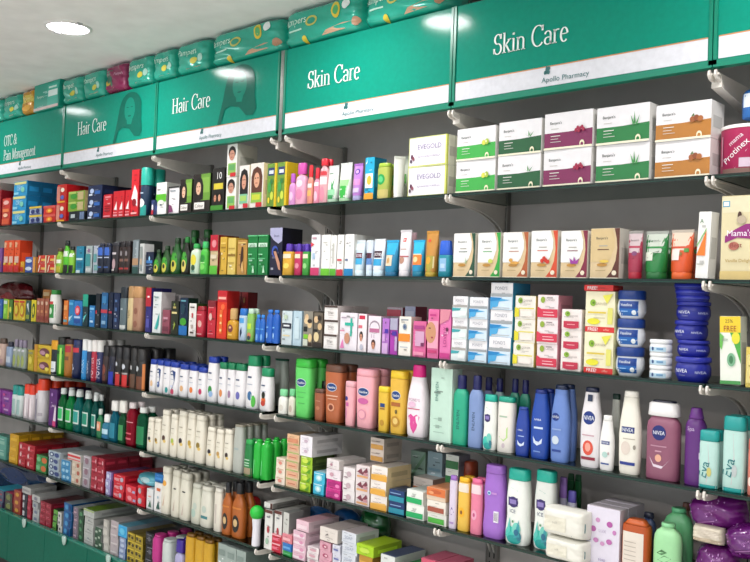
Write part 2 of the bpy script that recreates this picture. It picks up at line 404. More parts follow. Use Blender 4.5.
def jar(k, x0, x1, ys, label, body, lid, lidh=.34, bulge=1.0, pr=(), base=.8, lidw=1.0, name='cream_jar', cat='jar', **kw):
    kw['dr'] = .92
    kw.setdefault('rnd', True)
    return put(k, x0, x1, ys, name, cat, label, lambda nm, w, h, d: mk_jar(nm, w, h, body, lid, lidh, bulge, pr, base, 2.4, lidw), **kw)
def pouch(k, x0, x1, ys, label, c, pr=(), name='pouch', cat='pack', crimp='u', wr=.02, seed=1, **kw):
    put(k, x0, x1, ys, name, cat, label, lambda nm, w, h, d: mk_pouch(nm, w, h, d, c, pr, crimp, wr, seed, soft=nm in SOFT), **kw)
# ================================================================== the goods, shelf by shelf, read off the photograph
def bars(c, c2, n=3, v0=.3, v1=.6):    # fine print as short bars
    return [('r', .18, v0+(v1-v0)*i/n, .82-.12*(i % 2), v0+(v1-v0)*(i+.35)/n, c2) for i in range(n)]
def face(cx, cy, r, skin='c98f6e', hair='1a1210', long=False, w=1.0):
    h = r*w
    out = []
    if long: out.append(('p', [(cx-h*1.25, cy-r*1.7), (cx-h*1.3, cy+r*.3), (cx-h*.9, cy+r*1.2), (cx, cy+r*1.5), (cx+h*.9, cy+r*1.2), (cx+h*1.3, cy+r*.3), (cx+h*1.25, cy-r*1.7)], hair))
    else: out.append(('e', cx, cy+r*.4, h*1.1, r*1.05, hair))
    out += [('e', cx, cy-r*.1, h*(.66 if long else .8), r*.9, skin), ('r', cx-h*.45, cy+r*.08, cx-h*.15, cy+r*.2, '3a2018'), ('r', cx+h*.15, cy+r*.08, cx+h*.45, cy+r*.2, '3a2018'), ('r', cx-h*.25, cy-r*.5, cx+h*.25, cy-r*.4, 'a0453f')]
    return out
# ---------------------------------------------------------------- packs on top of the sign boxes, under the ceiling
TEAL = '1ba890*'
def topack(x0, x1, label, c=TEAL, pr=(), seed=1, z0=.9125, ztop=1.050, wr=.03, crimp='u', d=.20, y=.0, name='diaper_pack', box=False):
    X0 = ony(x0, 60, y)[0]; X1 = ony(x1, 60, y)[0]
    ym = 107-.2645*((x0+x1)/2-62)-12
    X0 = ony(x0, ym, y)[0]; X1 = ony(x1, ym, y)[0]; w = (X1-X0)*1.0; h = ztop-z0
    o = mk_pouch(name, w, h, d, c, pr, crimp, wr*.6, seed) if not box else mk_carton(name, w, h, d, c, pr)
    o.location = ((X0+X1)/2, y+d/2-.02, H0+z0); tag(o, label, 'diaper pack', 'packs stacked on top of the signs')
def dp(a, name='Pampers'):
    return [('t', name, .2, .62, .26, 'd8f2e4', .3, 0), ('r', .12, .38, .3, .42, 'bfe8d8'), ('e', .42, .55, .07, .14, 'c9c25a'), ('e', .42, .55, .05, .09, '1f9a80'), ('e', .72, .66, .055, .2, 'e0c63c'), ('e', .72, .66, .035, .12, '4fae6a'), ('e', .84, .74, .04, .13, 'e8f0ee'),
            ('p', [(.55, .1), (.62, .2), (.8, .3), (.93, .3), (.95, .18), (.8, .12)], 'c9a184'), ('e', .93, .28, .035, .11, 'b88a6c'), ('e', .33, .12, .03, .09, 'd6c23a')]
def dps(c='d8f2e4'): return [('t', 'Pampers', .42, .62, .24, c, .7), ('e', .62, .35, .1, .1, 'd8cf4a'), ('e', .8, .4, .07, .12, 'a9d8c8'), ('p', [(.2, .02), (.4, .14), (.8, .16), (.9, .04)], 'c9b79a')]
topack(-16, 4, 'teal diaper pack at the far left photo edge above signs', pr=dps(), seed=2)
topack(5, 23, 'teal diaper pack left of the orange pack above signs', pr=dps(), seed=3)
topack(24, 37, 'orange and yellow pack between teal packs above signs', 'c98f1e*', [('r', .1, .45, .9, .75, 'd9c25a'), ('t', 'Pampers', .5, .6, .13, 'fff1c0', .7), ('e', .5, .25, .3, .12, 'e0a838')], seed=4)
topack(38, 63, 'teal diaper carton with white label panel beside orange pack', '1a9c86', [('r', .55, .1, .97, .9, '2bb39c'), ('r', .58, .45, .94, .68, 'e6f4f0'), ('r', .6, .75, .9, .82, 'd2efe6'), ('t', 'Pampers', .27, .5, .14, 'd8f2e4', .4), ('r', .02, .02, .98, .12, 'cdb9b4')], box=True)
topack(64, 84, 'teal diaper pack right of the white-labelled carton above signs', pr=dps(), seed=5)
topack(85, 106, 'teal diaper pack left of the maroon pack above signs', pr=dps(), seed=6)
topack(107, 128, 'half green half maroon diaper pack above left Hair Care sign', '8b1250*', [('r', 0, .12, .45, .95, '2a6a58'), ('t', 'Pampers', .7, .6, .13, 'e8b8d0', .5), ('t', 'Pampers', .22, .62, .12, 'bfe0c8', .4), ('e', .25, .35, .1, .1, 'c9b24a'), ('p', [(.3, .02), (.5, .16), (.9, .1), (.9, .03)], 'c98a8a')], seed=7)
topack(129, 154, 'teal diaper pack right of the maroon pack above signs', pr=dps(), seed=8)
topack(155, 177, 'teal diaper pack above the joint of the Hair Care signs', pr=dps(), seed=9)
topack(178, 210, 'puffy teal diaper pack above right Hair Care sign, left half', pr=dps(), seed=10)
topack(211, 283, 'long teal diaper pack with baby print above right Hair Care sign', pr=dp(1), seed=11)
topack(284, 363, 'long teal diaper pack with baby print above Skin Care lettering', pr=dp(1), seed=12)
topack(364, 446, 'long teal diaper pack cut by top photo edge above Skin Care', pr=dp(1), seed=13)

# ================================================================ shelf 1
# -- bay under the Pain Management sign
RED = 'c8201e'
carton(1, -12, 1, [188, 206], 'dark red carton at the left photo edge', '8e1420', [('r', .1, .3, .9, .5, 'd9c9b0')], dr=1)
carton(1, 2, 10.5, 196, 'tall red carton with pink and orange patches', 'c23a30', [('e', .5, .85, .35, .08, 'e8b0a8'), ('r', .1, .5, .9, .62, 'e07848'), ('r', .05, .05, .95, .25, 'd85a3a'), ('e', .5, .38, .3, .07, 'f0c0a0')], dr=1)
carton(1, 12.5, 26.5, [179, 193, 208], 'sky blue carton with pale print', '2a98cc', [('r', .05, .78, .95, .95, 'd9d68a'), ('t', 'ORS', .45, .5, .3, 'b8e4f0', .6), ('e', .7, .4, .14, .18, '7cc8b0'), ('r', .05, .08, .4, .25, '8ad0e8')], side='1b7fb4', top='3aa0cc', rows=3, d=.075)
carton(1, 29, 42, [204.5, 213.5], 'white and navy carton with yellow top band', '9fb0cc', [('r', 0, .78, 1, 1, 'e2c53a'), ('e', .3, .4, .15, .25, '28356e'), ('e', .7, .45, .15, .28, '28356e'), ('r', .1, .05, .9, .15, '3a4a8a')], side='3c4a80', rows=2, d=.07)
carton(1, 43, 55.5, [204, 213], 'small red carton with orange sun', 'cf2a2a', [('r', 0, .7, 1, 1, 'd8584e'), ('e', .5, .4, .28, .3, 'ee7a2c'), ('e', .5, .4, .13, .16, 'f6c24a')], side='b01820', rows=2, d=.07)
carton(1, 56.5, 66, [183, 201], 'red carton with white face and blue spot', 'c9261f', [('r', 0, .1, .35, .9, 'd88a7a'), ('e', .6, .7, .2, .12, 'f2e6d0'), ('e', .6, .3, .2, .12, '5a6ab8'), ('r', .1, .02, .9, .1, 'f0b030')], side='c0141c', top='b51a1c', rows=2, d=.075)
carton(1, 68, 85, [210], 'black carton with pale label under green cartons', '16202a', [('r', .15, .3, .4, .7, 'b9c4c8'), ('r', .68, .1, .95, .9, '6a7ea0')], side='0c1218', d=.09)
def on_top(k, x0, x1, yb, ys, label, c, pr=(), side=None, top=None, y=.014, d=.08, **kw):
    """cartons resting on other goods: yb is the photo line of their underside"""
    xm = (x0+x1)/2; z0 = ony(xm, yb, y)[1]-ony(xm, basey(k, xm), y)[1]
    ys = sorted(ys if isinstance(ys, (list, tuple)) else [ys]); ymid = (ys[0]+yb)/2
    X0 = ony(x0, ymid, y)[0]; X1 = ony(x1, ymid, y)[0]; w = (X1-X0)*.95
    b = ony(xm, yb, y)[1]; prev = b; L = len(ys); H = (ony(xm, ys[0], y)[1]-b)/L
    nm = kw.pop('name', 'carton'); cat = kw.pop('cat', 'carton'); n = kw.pop('n', 1); rot = kw.pop('rot', 0); rows = kw.pop('rows', 1)
    proto = None
    for r in range(rows):
        for i in range(n):
            for s in range(L):
                if proto is None: o = proto = mk_carton(nm, w/n, H*.99, d, c, pr, side, top, kw.get('lid'))
                else: o = copytree(proto)
                o.location = (X0+(X1-X0)/n*(i+.5), y+d/2+r*d*1.04, H0+ZS[k]+z0+s*H+.0003); o.rotation_euler = (0, 0, radians(rot))
                p = [q for q in (hpos(i, n), rpos(r, rows), spos(s, L)) if q]
                tag(o, label+', '+SHELF[k]+(', '+', '.join(p) if p else ''), cat, f'cartons alike on the {SHELF[k]}: {label}' if n*L*rows > 1 else None)
on_top(1, 68, 85, 210, [190, 200], 'lime and tan carton on the black carton', '84a83a', [('e', .35, .5, .2, .28, '3f9a34'), ('r', .6, .1, .95, .9, 'c2b080'), ('r', .05, .75, .5, .95, 'b9cf6a')], side='a89868', d=.09)
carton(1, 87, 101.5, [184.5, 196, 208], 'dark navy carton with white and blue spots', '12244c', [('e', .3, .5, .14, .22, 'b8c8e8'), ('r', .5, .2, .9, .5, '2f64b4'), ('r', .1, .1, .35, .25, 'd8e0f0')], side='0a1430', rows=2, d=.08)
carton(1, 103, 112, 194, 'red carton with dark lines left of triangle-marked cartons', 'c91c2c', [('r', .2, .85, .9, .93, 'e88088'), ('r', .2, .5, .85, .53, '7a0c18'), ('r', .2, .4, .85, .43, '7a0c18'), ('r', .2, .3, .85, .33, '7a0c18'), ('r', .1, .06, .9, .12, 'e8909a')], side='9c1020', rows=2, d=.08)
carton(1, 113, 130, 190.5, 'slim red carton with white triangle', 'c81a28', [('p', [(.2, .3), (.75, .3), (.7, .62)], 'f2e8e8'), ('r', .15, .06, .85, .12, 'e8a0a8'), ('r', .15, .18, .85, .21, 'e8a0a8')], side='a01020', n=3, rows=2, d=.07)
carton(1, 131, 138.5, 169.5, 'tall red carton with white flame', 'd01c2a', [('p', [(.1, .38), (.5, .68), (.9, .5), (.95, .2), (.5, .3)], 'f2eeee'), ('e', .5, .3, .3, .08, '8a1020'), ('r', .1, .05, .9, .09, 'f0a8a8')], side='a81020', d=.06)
can(1, 140, 154, 167, 'teal-lidded navy canister with white splash', '0f2f4c', '22b09c', caph=.36, pr=[('r', .1, 0, .9, .35, '1b9a90'), ('e', .5, .42, .3, .14, 'f2f6f6'), ('r', .3, .72, .7, .76, 'c8d8e8')], name='canister', rows=2, capw=1.0, obl=True)
carton(1, 151, 154, 201, 'tiny navy and red bottle box beside the canister', '2a3a70', [('e', .5, .5, .3, .2, 'e8e8f0'), ('r', .1, .02, .9, .3, 'b02030')], d=.03, name='small_carton', y=.001)
carton(1, 155.5, 166, 183, 'white carton with green middle band', 'eeeeea', [('r', 0, .40, 1, .64, '58b428'), ('e', .5, .38, .3, .08, 'dfe8d8'), ('r', .45, .28, .6, .33, '50586a')], side='d4d4cc', rows=3, d=.07)
carton(1, 167.5, 178.5, 187, 'white carton outlined black with purple corner', 'ece8ea', [('r', 0, 0, .07, 1, '1c201e'), ('r', 0, .95, 1, 1, '1c201e'), ('r', .2, .82, .7, .86, '8a98a0'), ('p', [(.1, .05), (.1, .35), (.35, .3), (.5, .08)], '7c3a66')], side='202422', top='303432', d=.07)
def dye(skinhair, **kw): return [('r', 0, 0, 1, 1, '241c18'), ('r', .46, .3, 1, 1, '6a9a38'), ('r', .5, .5, .96, .9, '84b04a')]+face(.33, .64, .19, 'e0b496', '120c0a', True, 1.15)+[('r', .12, .07, .72, .25, 'ebe6e0'), ('t', 'Colour', .42, .16, .09, '403830', .5)]
carton(1, 179.5, 191.5, 180, 'smaller hair dye carton with dark-haired portrait and green side', '30382a', dye(0), side='1e2418', name='hair_dye_carton', d=.06, rows=2)
carton(1, 192.5, 210.5, 174.5, 'larger hair dye carton with dark-haired portrait and green panel', '30382a', dye(0), side='1e2418', name='hair_dye_carton', d=.06, rows=2)
carton(1, 211.5, 224.5, 168.5, 'black hair dye carton with yellow band and two faces', '15130f', [('r', .15, .5, .9, .64, 'd8c63a'), ('t', '10', .6, .82, .16, 'f0f0f0', .4)]+face(.3, .3, .09, 'c98a6c', w=1.4)+face(.68, .3, .09, 'd9a080', w=1.4)+[('r', 0, 0, 1, .12, '3f8a2c')], side='0c0a08', name='hair_dye_carton', d=.06, rows=2)
MAN = [('r', .12, .05, .9, .42, '8fbf5a'), ('r', .2, .2, .8, .38, '64a860')]+face(.5, .68, .18, 'c8917a', '17120f', False, 1.9)+[('r', .4, 0, .95, .12, 'cc2a30')]
carton(1, 226, 236.5, [145, 179], 'white hair dye carton with short-haired man', 'ecebe6', MAN, side='c9c7bd', top='d8d5cc', name='hair_dye_carton', d=.10)
carton(1, 238, 248.5, 166, 'hair dye carton with long black-haired woman', 'ece6e2', face(.5, .64, .19, 'd49a80', '120e0e', True, 1.7)+[('r', .12, .12, .9, .34, '7fc09a'), ('r', .2, .18, .8, .3, 'a8cf6a'), ('r', .5, .02, .98, .12, 'cc2a36')], side='d8cfae', name='hair_dye_carton', d=.06)
carton(1, 249.5, 263, 163.8, 'hair dye carton with long brown-haired woman', 'e9e2da', face(.5, .64, .19, 'dda586', '5a3020', True, 1.7)+[('r', .1, .12, .92, .34, '8ab84a'), ('r', .2, .18, .8, .3, 'c6cf3a'), ('r', .5, .02, .95, .12, 'cc2a36')], side='e0d4a8', name='hair_dye_carton', d=.06)
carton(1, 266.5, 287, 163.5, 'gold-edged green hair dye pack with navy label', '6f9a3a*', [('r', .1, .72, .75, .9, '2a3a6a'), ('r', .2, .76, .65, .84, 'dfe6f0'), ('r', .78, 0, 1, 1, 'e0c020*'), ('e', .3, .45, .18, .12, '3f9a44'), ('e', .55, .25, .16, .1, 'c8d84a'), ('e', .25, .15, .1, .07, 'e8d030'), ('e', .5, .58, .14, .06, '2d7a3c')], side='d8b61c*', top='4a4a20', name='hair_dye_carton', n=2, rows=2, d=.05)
# -- bay under the left Skin Care sign
PK = dict(name='perfume_bottle', cat='bottle')
bottle(1, 289.5, 295.5, 174, 'short lilac-pink perfume bottle with purple cap', 'cf8fc4', 'oval', cap=(.28, .7, .6, 'b457bd'), pr=[('e', .5, .4, .3, .2, 'e8c0dc')], **PK)
bottle(1, 296.5, 307, 163, 'tall pink perfume bottle with magenta cap', 'e3a4bc', 'oval', cap=(.27, .72, .7, 'cf4fa8'), pr=[('e', .5, .7, .3, .12, 'f2d4e4'), ('e', .5, .35, .32, .18, 'd983ab')], **PK)
bottle(1, 308, 313.5, 165.5, 'slim peach perfume bottle with red cap', 'd88a78', 'oval', cap=(.3, .7, .62, 'd82a34'), pr=[('r', .1, .6, .9, .75, 'eadcd8'), ('r', .15, .3, .85, .5, 'e8b060')], **PK)
bottle(1, 314, 319.5, 168, 'slim pink perfume bottle with red cap', 'd9829c', 'oval', cap=(.3, .7, .62, 'cf2438'), pr=[('r', .1, .7, .9, .85, 'ece4e8'), ('e', .5, .3, .3, .2, 'eebccc')], **PK)
bottle(1, 320, 328, 158.5, 'large clear pink bottle with wide red cap', 'd4a0a6', 'oval', cap=(.16, .8, .8, 'd62636'), pr=[('r', .05, .5, .95, .7, 'f0e2e4'), ('r', .05, .74, .95, .85, 'c83844'), ('e', .5, .25, .3, .2, 'e08aa0')], rows=2, **PK)
tube(1, 328, 338.5, 165, 'white tube fading to green, with leaf print', 'dfe6df', '9ab8a0', .1, [('r', .05, 0, .95, .12, '2a8a4c'), ('r', .05, .12, .95, .3, '8cc89c'), ('p', [(.55, .3), (.5, .6), (.62, .45), (.8, .68), (.72, .4), (.8, .3)], '3f9a5a'), ('r', .2, .8, .6, .84, '7a9a86')], 'd6dad6')
tube(1, 340, 352, 162, 'white tube with bright green lower half', 'e2e8e0', '9ac09a', .1, [('r', .05, 0, .95, .36, '2ca83a'), ('r', .05, .36, .95, .55, '98d08c'), ('e', .5, .72, .14, .06, 'ffffff'), ('r', .15, .24, .5, .28, 'bfe6b8')], 'd6dad6')
tube(1, 353.5, 363, 163, 'purple tube with violet round badge', 'b478c8', '9a98c0', .14, [('e', .5, .8, .3, .1, '4c2a90'), ('e', .5, .8, .18, .06, 'c8a0e0'), ('r', .1, .35, .9, .55, 'd68ac4'), ('r', .15, .1, .85, .25, 'c8b8dc')], 'a86ac0', name='cream_tube')
carton(1, 364, 373.5, 157.5, 'blue carton with orange sun on white window', '1ba6cf', [('r', .1, .28, .9, .62, 'f1f0e8'), ('e', .52, .46, .26, .11, 'f0b53a'), ('r', 0, 0, 1, .16, 'e09a2a'), ('p', [(.05, .84), (.25, .86), (.3, .98), (.2, .88)], 'f4f8fa')], side='1481a8', top='1d9cc4', d=.06)
bottle(1, 378, 390.5, 162.5, 'yellow gel bottle with green butterfly badge', 'a8b450', 'talc', cap=(.12, .96, .9, '9cbc3a'), pr=[('e', .4, .62, .34, .17, '1c9a4a'), ('e', .4, .62, .2, .1, '58c47a'), ('r', .05, 0, .95, .3, 'c2b46a')], name='gel_bottle')
bottle(1, 391, 397, 162.5, 'second yellow gel bottle half hidden by white tube', 'a8b450', 'talc', cap=(.12, .96, .9, '9cbc3a'), pr=[('e', .6, .62, .4, .17, '1c9a4a'), ('r', .05, 0, .95, .3, 'c2b46a')], name='gel_bottle', y=.05)
tube(1, 394.5, 403.5, 155.5, 'plain white tube seen edge on beside boxed cartons', 'eef0e8', 'e6e8e0', .1, [], 'f0f2ea', rot=62)
tube(1, 399, 409, 155, 'white tube with green label behind the plain tube', 'cdd4c4', 'b8c0ae', .1, [('r', .2, .35, .9, .6, '5aa84a'), ('e', .6, .3, .2, .08, '2a7a3a')], 'c8ccc0', y=.10)
def egold(): return [('r', 0, .975, 1, 1, 'd4dc7a'), ('r', 0, 0, .015, 1, 'd6dc80'), ('r', .965, 0, 1, 1, 'd6dd68'), ('t', 'EVEGOLD', .55, .66, .17, '948cac', .62), ('t', 'ADVANCED FORMULA', .55, .33, .07, '948ca4', .6), ('e', .09, .35, .03, .08, '5a2a48'), ('e', .13, .28, .03, .07, '8a4a58'), ('e', .07, .2, .025, .07, '40203a'), ('r', 0, 0, 1, .03, 'c8d24a')]
carton(1, 407, 447, [136, 164.5], 'white facial kit box edged with lime', 'eeeaf2', egold(), side='e9ead6', top='e2e3d8', name='kit_box', cat='box', d=.085, sidepr=((0, 1, 0, .08, 'd2da5a'), (0, 1, .45, .5, 'c8ccb8')))
# -- bay under the right Skin Care sign
def kit(c, fr, t='Bonsyou'):
    s = [('r', 0, .06, 1, .46, c), ('p', [(0, .46), (.5, .46), (1, .5), (1, .46)], c), ('t', "Banjara's", .24, .72, .10, '2c3a34', .3), ('r', .14, .56, .3, .575, 'b8b4ac'), ('r', .14, .36, .34, .38, 'e8e8e0'), ('r', .14, .28, .3, .295, 'd8d8d0'), ('r', .14, .2, .36, .215, 'd0d0c8'), ('e', .80, .1, .05, .1, 'eee8c8'), ('e', .80, .08, .03, .06, c), ('r', 0, 0, 1, .055, 'f0ead0')]
    return s+fr
def leaf(cx, cy, c='2f8a34'): return [('p', [(cx-.02, cy-.06), (cx-.03, cy+.12), (cx+.01, cy)], c), ('p', [(cx, cy-.05), (cx+.1, cy+.08), (cx+.03, cy-.06)], c), ('p', [(cx-.02, cy-.05), (cx-.09, cy+.03), (cx-.01, cy-.07)], c)]
def berries(cx, cy, c): return [('e', cx+dx, cy+dy, .028, .055, c) for dx, dy in ((-.07, -.03), (-.03, .03), (.02, 0), (.06, .04), (.09, -.02), (-.005, -.05))]
KB = dict(name='facial_kit_box', cat='box', top='dcdad6', side='e6e4e0', d=.08)
carton(1, 455.5, 496, [127, 158], 'white facial kit box with light green band and lemon', 'e9e7ea', kit('3fae4a', [('e', .72, .5, .05, .08, 'd8d850'), ('e', .8, .52, .05, .09, 'a8c040'), ('e', .78, .53, .02, .04, 'eef0b0')]), **KB)
carton(1, 497, 541.5, [119.5, 153], 'white facial kit box with dark green band and leaf', 'e9e7ea', kit('1c5a34', leaf(.74, .55)), **KB)
carton(1, 543, 593, [110.5, 147.5], 'white facial kit box with maroon band and berries', 'e9e7ea', kit('7e2456', berries(.74, .5, 'a01c44')), **KB)
carton(1, 595, 650.5, [104, 141.5], 'white facial kit box with emerald band and aloe', 'e9e7ea', kit('1b7a3c', [('p', [(.7, .45), (.66, .72), (.73, .5)], '4a9a54'), ('p', [(.72, .45), (.73, .8), (.76, .5)], '3a8a44'), ('p', [(.75, .45), (.83, .7), (.79, .46)], '4a9a54')]), **KB)
carton(1, 654, 712, [101, 137], 'white facial kit box with amber band and almonds', 'e9e7ea', kit('b5762a', [('e', .68, .52, .05, .08, 'a05a2c'), ('e', .75, .55, .05, .08, '8a4520'), ('e', .82, .52, .05, .08, 'a8622c'), ('p', [(.66, .6), (.7, .68), (.72, .6)], '4a6a2c')]), **KB)
def tin(nm, w, h, d):
    r = root(nm); R = w/2; b = MB(); b.loft([(0, R*.97, R*.97, 2), (.003, R, R, 2), (h*.93, R, R, 2)], 'a81450', n=40)
    sf_ = lambda x, z: -sqrt(max(.02, 1-min(.98, abs(x)/R)**2))*R
    prints(b, [('p', [(.42, .12), (.75, .12), (.75, .62), (.62, .5)], 'e9e2ea'), ('r', .15, .0, .85, .12, '7a5a50'), ('r', .5, .14, .72, .34, 'cdb8c8'), ('t', 'Protinex', .43, .5, .19, 'f6f0f4', .52, 42), ('t', 'mama', .44, .74, .09, 'f0e0ea', .28, 38), ('r', .12, .2, .15, .85, 'd89ab0')], w, h*.93, sf_)
    b.build('body', r); k = MB(); k.loft([(h*.93, R*1.02, R*1.02, 2), (h*.985, R*1.03, R*1.03, 2), (h, R*1.0, R*1.0, 2)], 'efe9e6', n=40); k.build('lid', r); return r
put(1, 721, 778, 121, 'drink_powder_tin', 'tin', 'magenta powder tin with white rim and slanted lettering', tin, dr=1.0, gap=1.0, rnd=True, obl=True)
X_, _ = ony(757, 120, .06); hb = ony(757, 80, .07)[1]-ony(757, 121, .07)[1]
o = mk_bottle('squeeze_bottle', .075, abs(hb), .05, '2a6ab4', cap=(.25, .5, .4, 'c83048'), pr=[('r', .1, .35, .9, .8, 'dfe8f0')], prof='oval'); zt_ = ony(748, 121, .07)[1]; o.location = (X_-.002, .075, H0+zt_+.004)
tag(o, 'blue and white squeeze bottle standing on the magenta powder tin', 'bottle')

# ================================================================ shelf 2
carton(2, -8, 2, 248, 'violet and orange carton at left photo edge', '7a4a90', [('r', .1, .2, .9, .45, 'd88a3a')], dr=1)
carton(2, 3.5, 19, 240.5, 'tall orange carton with pale upper left panel', 'e2552a', [('r', .1, .78, .5, .94, 'e8b088'), ('r', .1, .3, .9, .5, 'dfb8a8'), ('r', .05, .02, .95, .2, 'c82830'), ('r', .05, .24, .5, .3, 'e8c040')], side='d4401e', n=3, d=.07)
carton(2, 20, 23.5, 262, 'small yellow and red carton beside tall orange cartons', 'd8a024', [('r', .1, .1, .9, .5, 'b8242c')], d=.06, y=.016)
carton(2, 25, 36, [257.5, 264.5], 'small blue toothpaste carton with white swirl', '2c50a4', [('e', .35, .5, .3, .25, 'c8d8ea'), ('r', .75, 0, 1, 1, 'd89a4a')], side='c8843a', d=.09)
carton(2, 37.5, 56, [256, 263.5], 'red and cream toothpaste carton', 'cc3a2e', [('p', [(.05, .1), (.2, .9), (.3, .9), (.15, .1)], 'f0e0c8'), ('r', .4, .35, .9, .6, 'e8b858'), ('r', .85, 0, 1, 1, 'e0cfa8')], side='c09060', d=.09, n=2)
LB = dict(name='deodorant_bottle', cat='bottle')
bottle(2, 57, 63, 248.5, 'lime bottle with white band and brown cap', '8fbe36', 'round', 2.2, cap=(.14, .55, .5, '5a4430'), pr=[('r', .05, .45, .95, .62, 'f0f0e2'), ('r', .1, .02, .9, .3, 'b8b030')], **LB)
bottle(2, 64, 69, 241, 'lime bottle with white shoulder and black cap', '58c02c', 'round', 2.2, cap=(.16, .7, .5, '15201c'), pr=[('r', .05, .6, .95, .8, 'e4ece0'), ('r', .05, 0, .95, .3, '0e120e')], **LB)
bottle(2, 69.5, 74.5, 247, 'lime bottle with wide black foot', '86c83a', 'round', 2.2, cap=(.14, .7, .5, '15201c'), pr=[('r', .05, .7, .95, .86, 'f0f4e8'), ('r', .05, 0, .95, .34, '10160e')], **LB)
carton(2, 75.5, 83.5, 247, 'teal shaving carton with pale band', '1f83a4', [('r', .1, .48, .9, .56, 'bfe4ea'), ('r', .1, 0, .6, .1, 'd0e6ea'), ('r', .2, .2, .8, .4, '146a8a')], side='12506a', rows=2, d=.06)
carton(2, 85, 91.5, 246.5, 'pale grey-teal carton with teal lower half', 'aab8b8', [('r', .0, .25, .75, .7, '3f9296'), ('r', .1, .05, .9, .18, 'c8d0d0'), ('e', .5, .82, .2, .07, '8a6a90')], side='5a6a70', rows=2, d=.06)
carton(2, 92.5, 98.5, 246.5, 'pale grey carton beside the blue-capped bottles', 'b0b8c4', [('r', .1, .4, .6, .7, '5f9ca0'), ('r', .2, .1, .9, .3, '70a0a0')], side='707884', rows=2, d=.06)
bottle(2, 99, 111.5, 244, 'dark bottle with blue upper half', '151c30', 'talc', 3, cap=(.10, .6, .5, '202840'), pr=[('r', .04, .66, .96, .95, '3a66c0'), ('r', .1, .56, .9, .6, 'b8c4dc'), ('r', .15, .2, .85, .25, '4060a0')], n=2, rows=2, **LB)
bottle(2, 113, 119.5, 243, 'charcoal bottle with white and pink marks', '2a2428', 'talc', 3, cap=(.14, .9, .8, '2c2c34'), pr=[('r', .2, .7, .8, .78, 'c8c0c4'), ('e', .5, .35, .25, .2, 'b89aa0'), ('r', .1, .1, .6, .15, 'd8d0d0')], rows=2, **LB)
bottle(2, 120, 131, 242, 'maroon-black bottle with faint label', '2b1c1a', 'talc', 3, cap=(.18, .85, .8, '201c20'), pr=[('r', .15, .45, .85, .55, '7a5a50'), ('e', .5, .75, .2, .1, '8a8488'), ('r', .1, .15, .9, .22, 'a03030')], n=2, rows=2, **LB)
carton(2, 132, 138.5, 241, 'dark grey carton with tan middle', '78848a', [('r', .05, .25, .95, .45, 'b08a6a'), ('r', .05, 0, .95, .2, '30504c'), ('r', .6, .45, .95, .95, '98a4aa')], side='46504e', d=.06, rows=2)
carton(2, 139, 143.5, 245, 'silver-white framed carton', 'cdd0ce', [('r', .15, .1, .7, .9, '8a9492'), ('r', .2, .3, .65, .5, 'c0a890')], side='e2e4e2', d=.05)
carton(2, 145, 153, 253.5, 'navy carton with pale blue emblem', '101f3a', [('r', .1, .48, .9, .62, '3a78b8'), ('e', .5, .7, .1, .1, '9ad0f0'), ('r', .05, .38, .95, .4, '90a8c8')], side='0a1424', d=.06)
def oil(x0, x1, yt, lab, body='1c4a1c', lab2='c8c04a', capc='163a1a', rows=2, **kw):
    bottle(2, x0, x1, yt, lab, body, 'flask', 2.4, cap=(.16, .4, .36, capc), pr=[('e', .5, .42, .36, .30, '3f9a30'), ('e', .5, .26, .3, .2, lab2), ('e', .5, .32, .14, .09, '1a2414')], name='hair_oil_bottle', rows=rows, dr=.62, **kw)
oil(155, 162, 251, 'small dark hair oil bottle with yellow-green label')
oil(163, 171, 247, 'middle-sized dark hair oil bottle with yellow-green label')
oil(172, 181.5, 239, 'tall dark green hair oil bottle with domed green shoulder', body='1a5520')
oil(182.5, 190.5, 238, 'black hair oil bottle with yellow label and green cap', body='14180e', capc='1d7a32', lab2='d8c868')
bottle(2, 191.5, 200.5, 245, 'pale hair oil bottle with green cap and lemon print', 'c8dcc4', 'oval', cap=(.16, .6, .5, '2aa24c'), pr=[('e', .5, .55, .3, .22, 'e0d23c'), ('e', .5, .25, .22, .12, '2c5034'), ('r', .3, .08, .7, .14, '80b0a0')], name='hair_oil_bottle')
bottle(2, 201.5, 209, 243, 'bright green hair oil bottle with green cap', '48b83c', 'oval', cap=(.2, .66, .6, '3fbf6a'), pr=[('e', .5, .6, .3, .15, '2a8a34'), ('e', .5, .28, .3, .12, '7ed464'), ('r', .2, .42, .8, .46, 'b8e8a0')], name='hair_oil_bottle')
bottle(2, 188, 214, 229, 'tall dark green bottle behind the lemon-print bottle', '173a1c', 'flask', 2.4, cap=(.18, .42, .4, '1c5a26'), pr=[('e', .5, .4, .35, .3, '2c6a28')], name='hair_oil_bottle', n=2, y=.10, dr=.62)
carton(2, 210, 218, 236.5, 'carton with red top and green foot', 'c9b48a', [('r', 0, .6, 1, 1, 'b81f34'), ('e', .5, .78, .3, .1, 'e08a90'), ('r', 0, 0, 1, .22, '5ab83a'), ('r', .1, .4, .9, .5, 'd8ccb0')], side='7a1820', d=.05, rows=2)
carton(2, 219.5, 226.5, 238.5, 'gold carton with dark left edge print', 'd2a93e', [('r', 0, .1, .15, .6, '6a4a20'), ('r', .2, .7, .9, .74, 'a07820'), ('r', .2, .82, .9, .85, 'f0d070')], side='b8902e', d=.05, rows=2)
carton(2, 227.5, 235.5, 239.5, 'pale gold carton with brown belt', 'dcc166', [('r', 0, .5, 1, .56, '8a6a28'), ('r', .1, .7, .9, .73, 'b09040'), ('r', .1, .3, .9, .33, 'b09040')], side='c0a040', d=.05, rows=2)
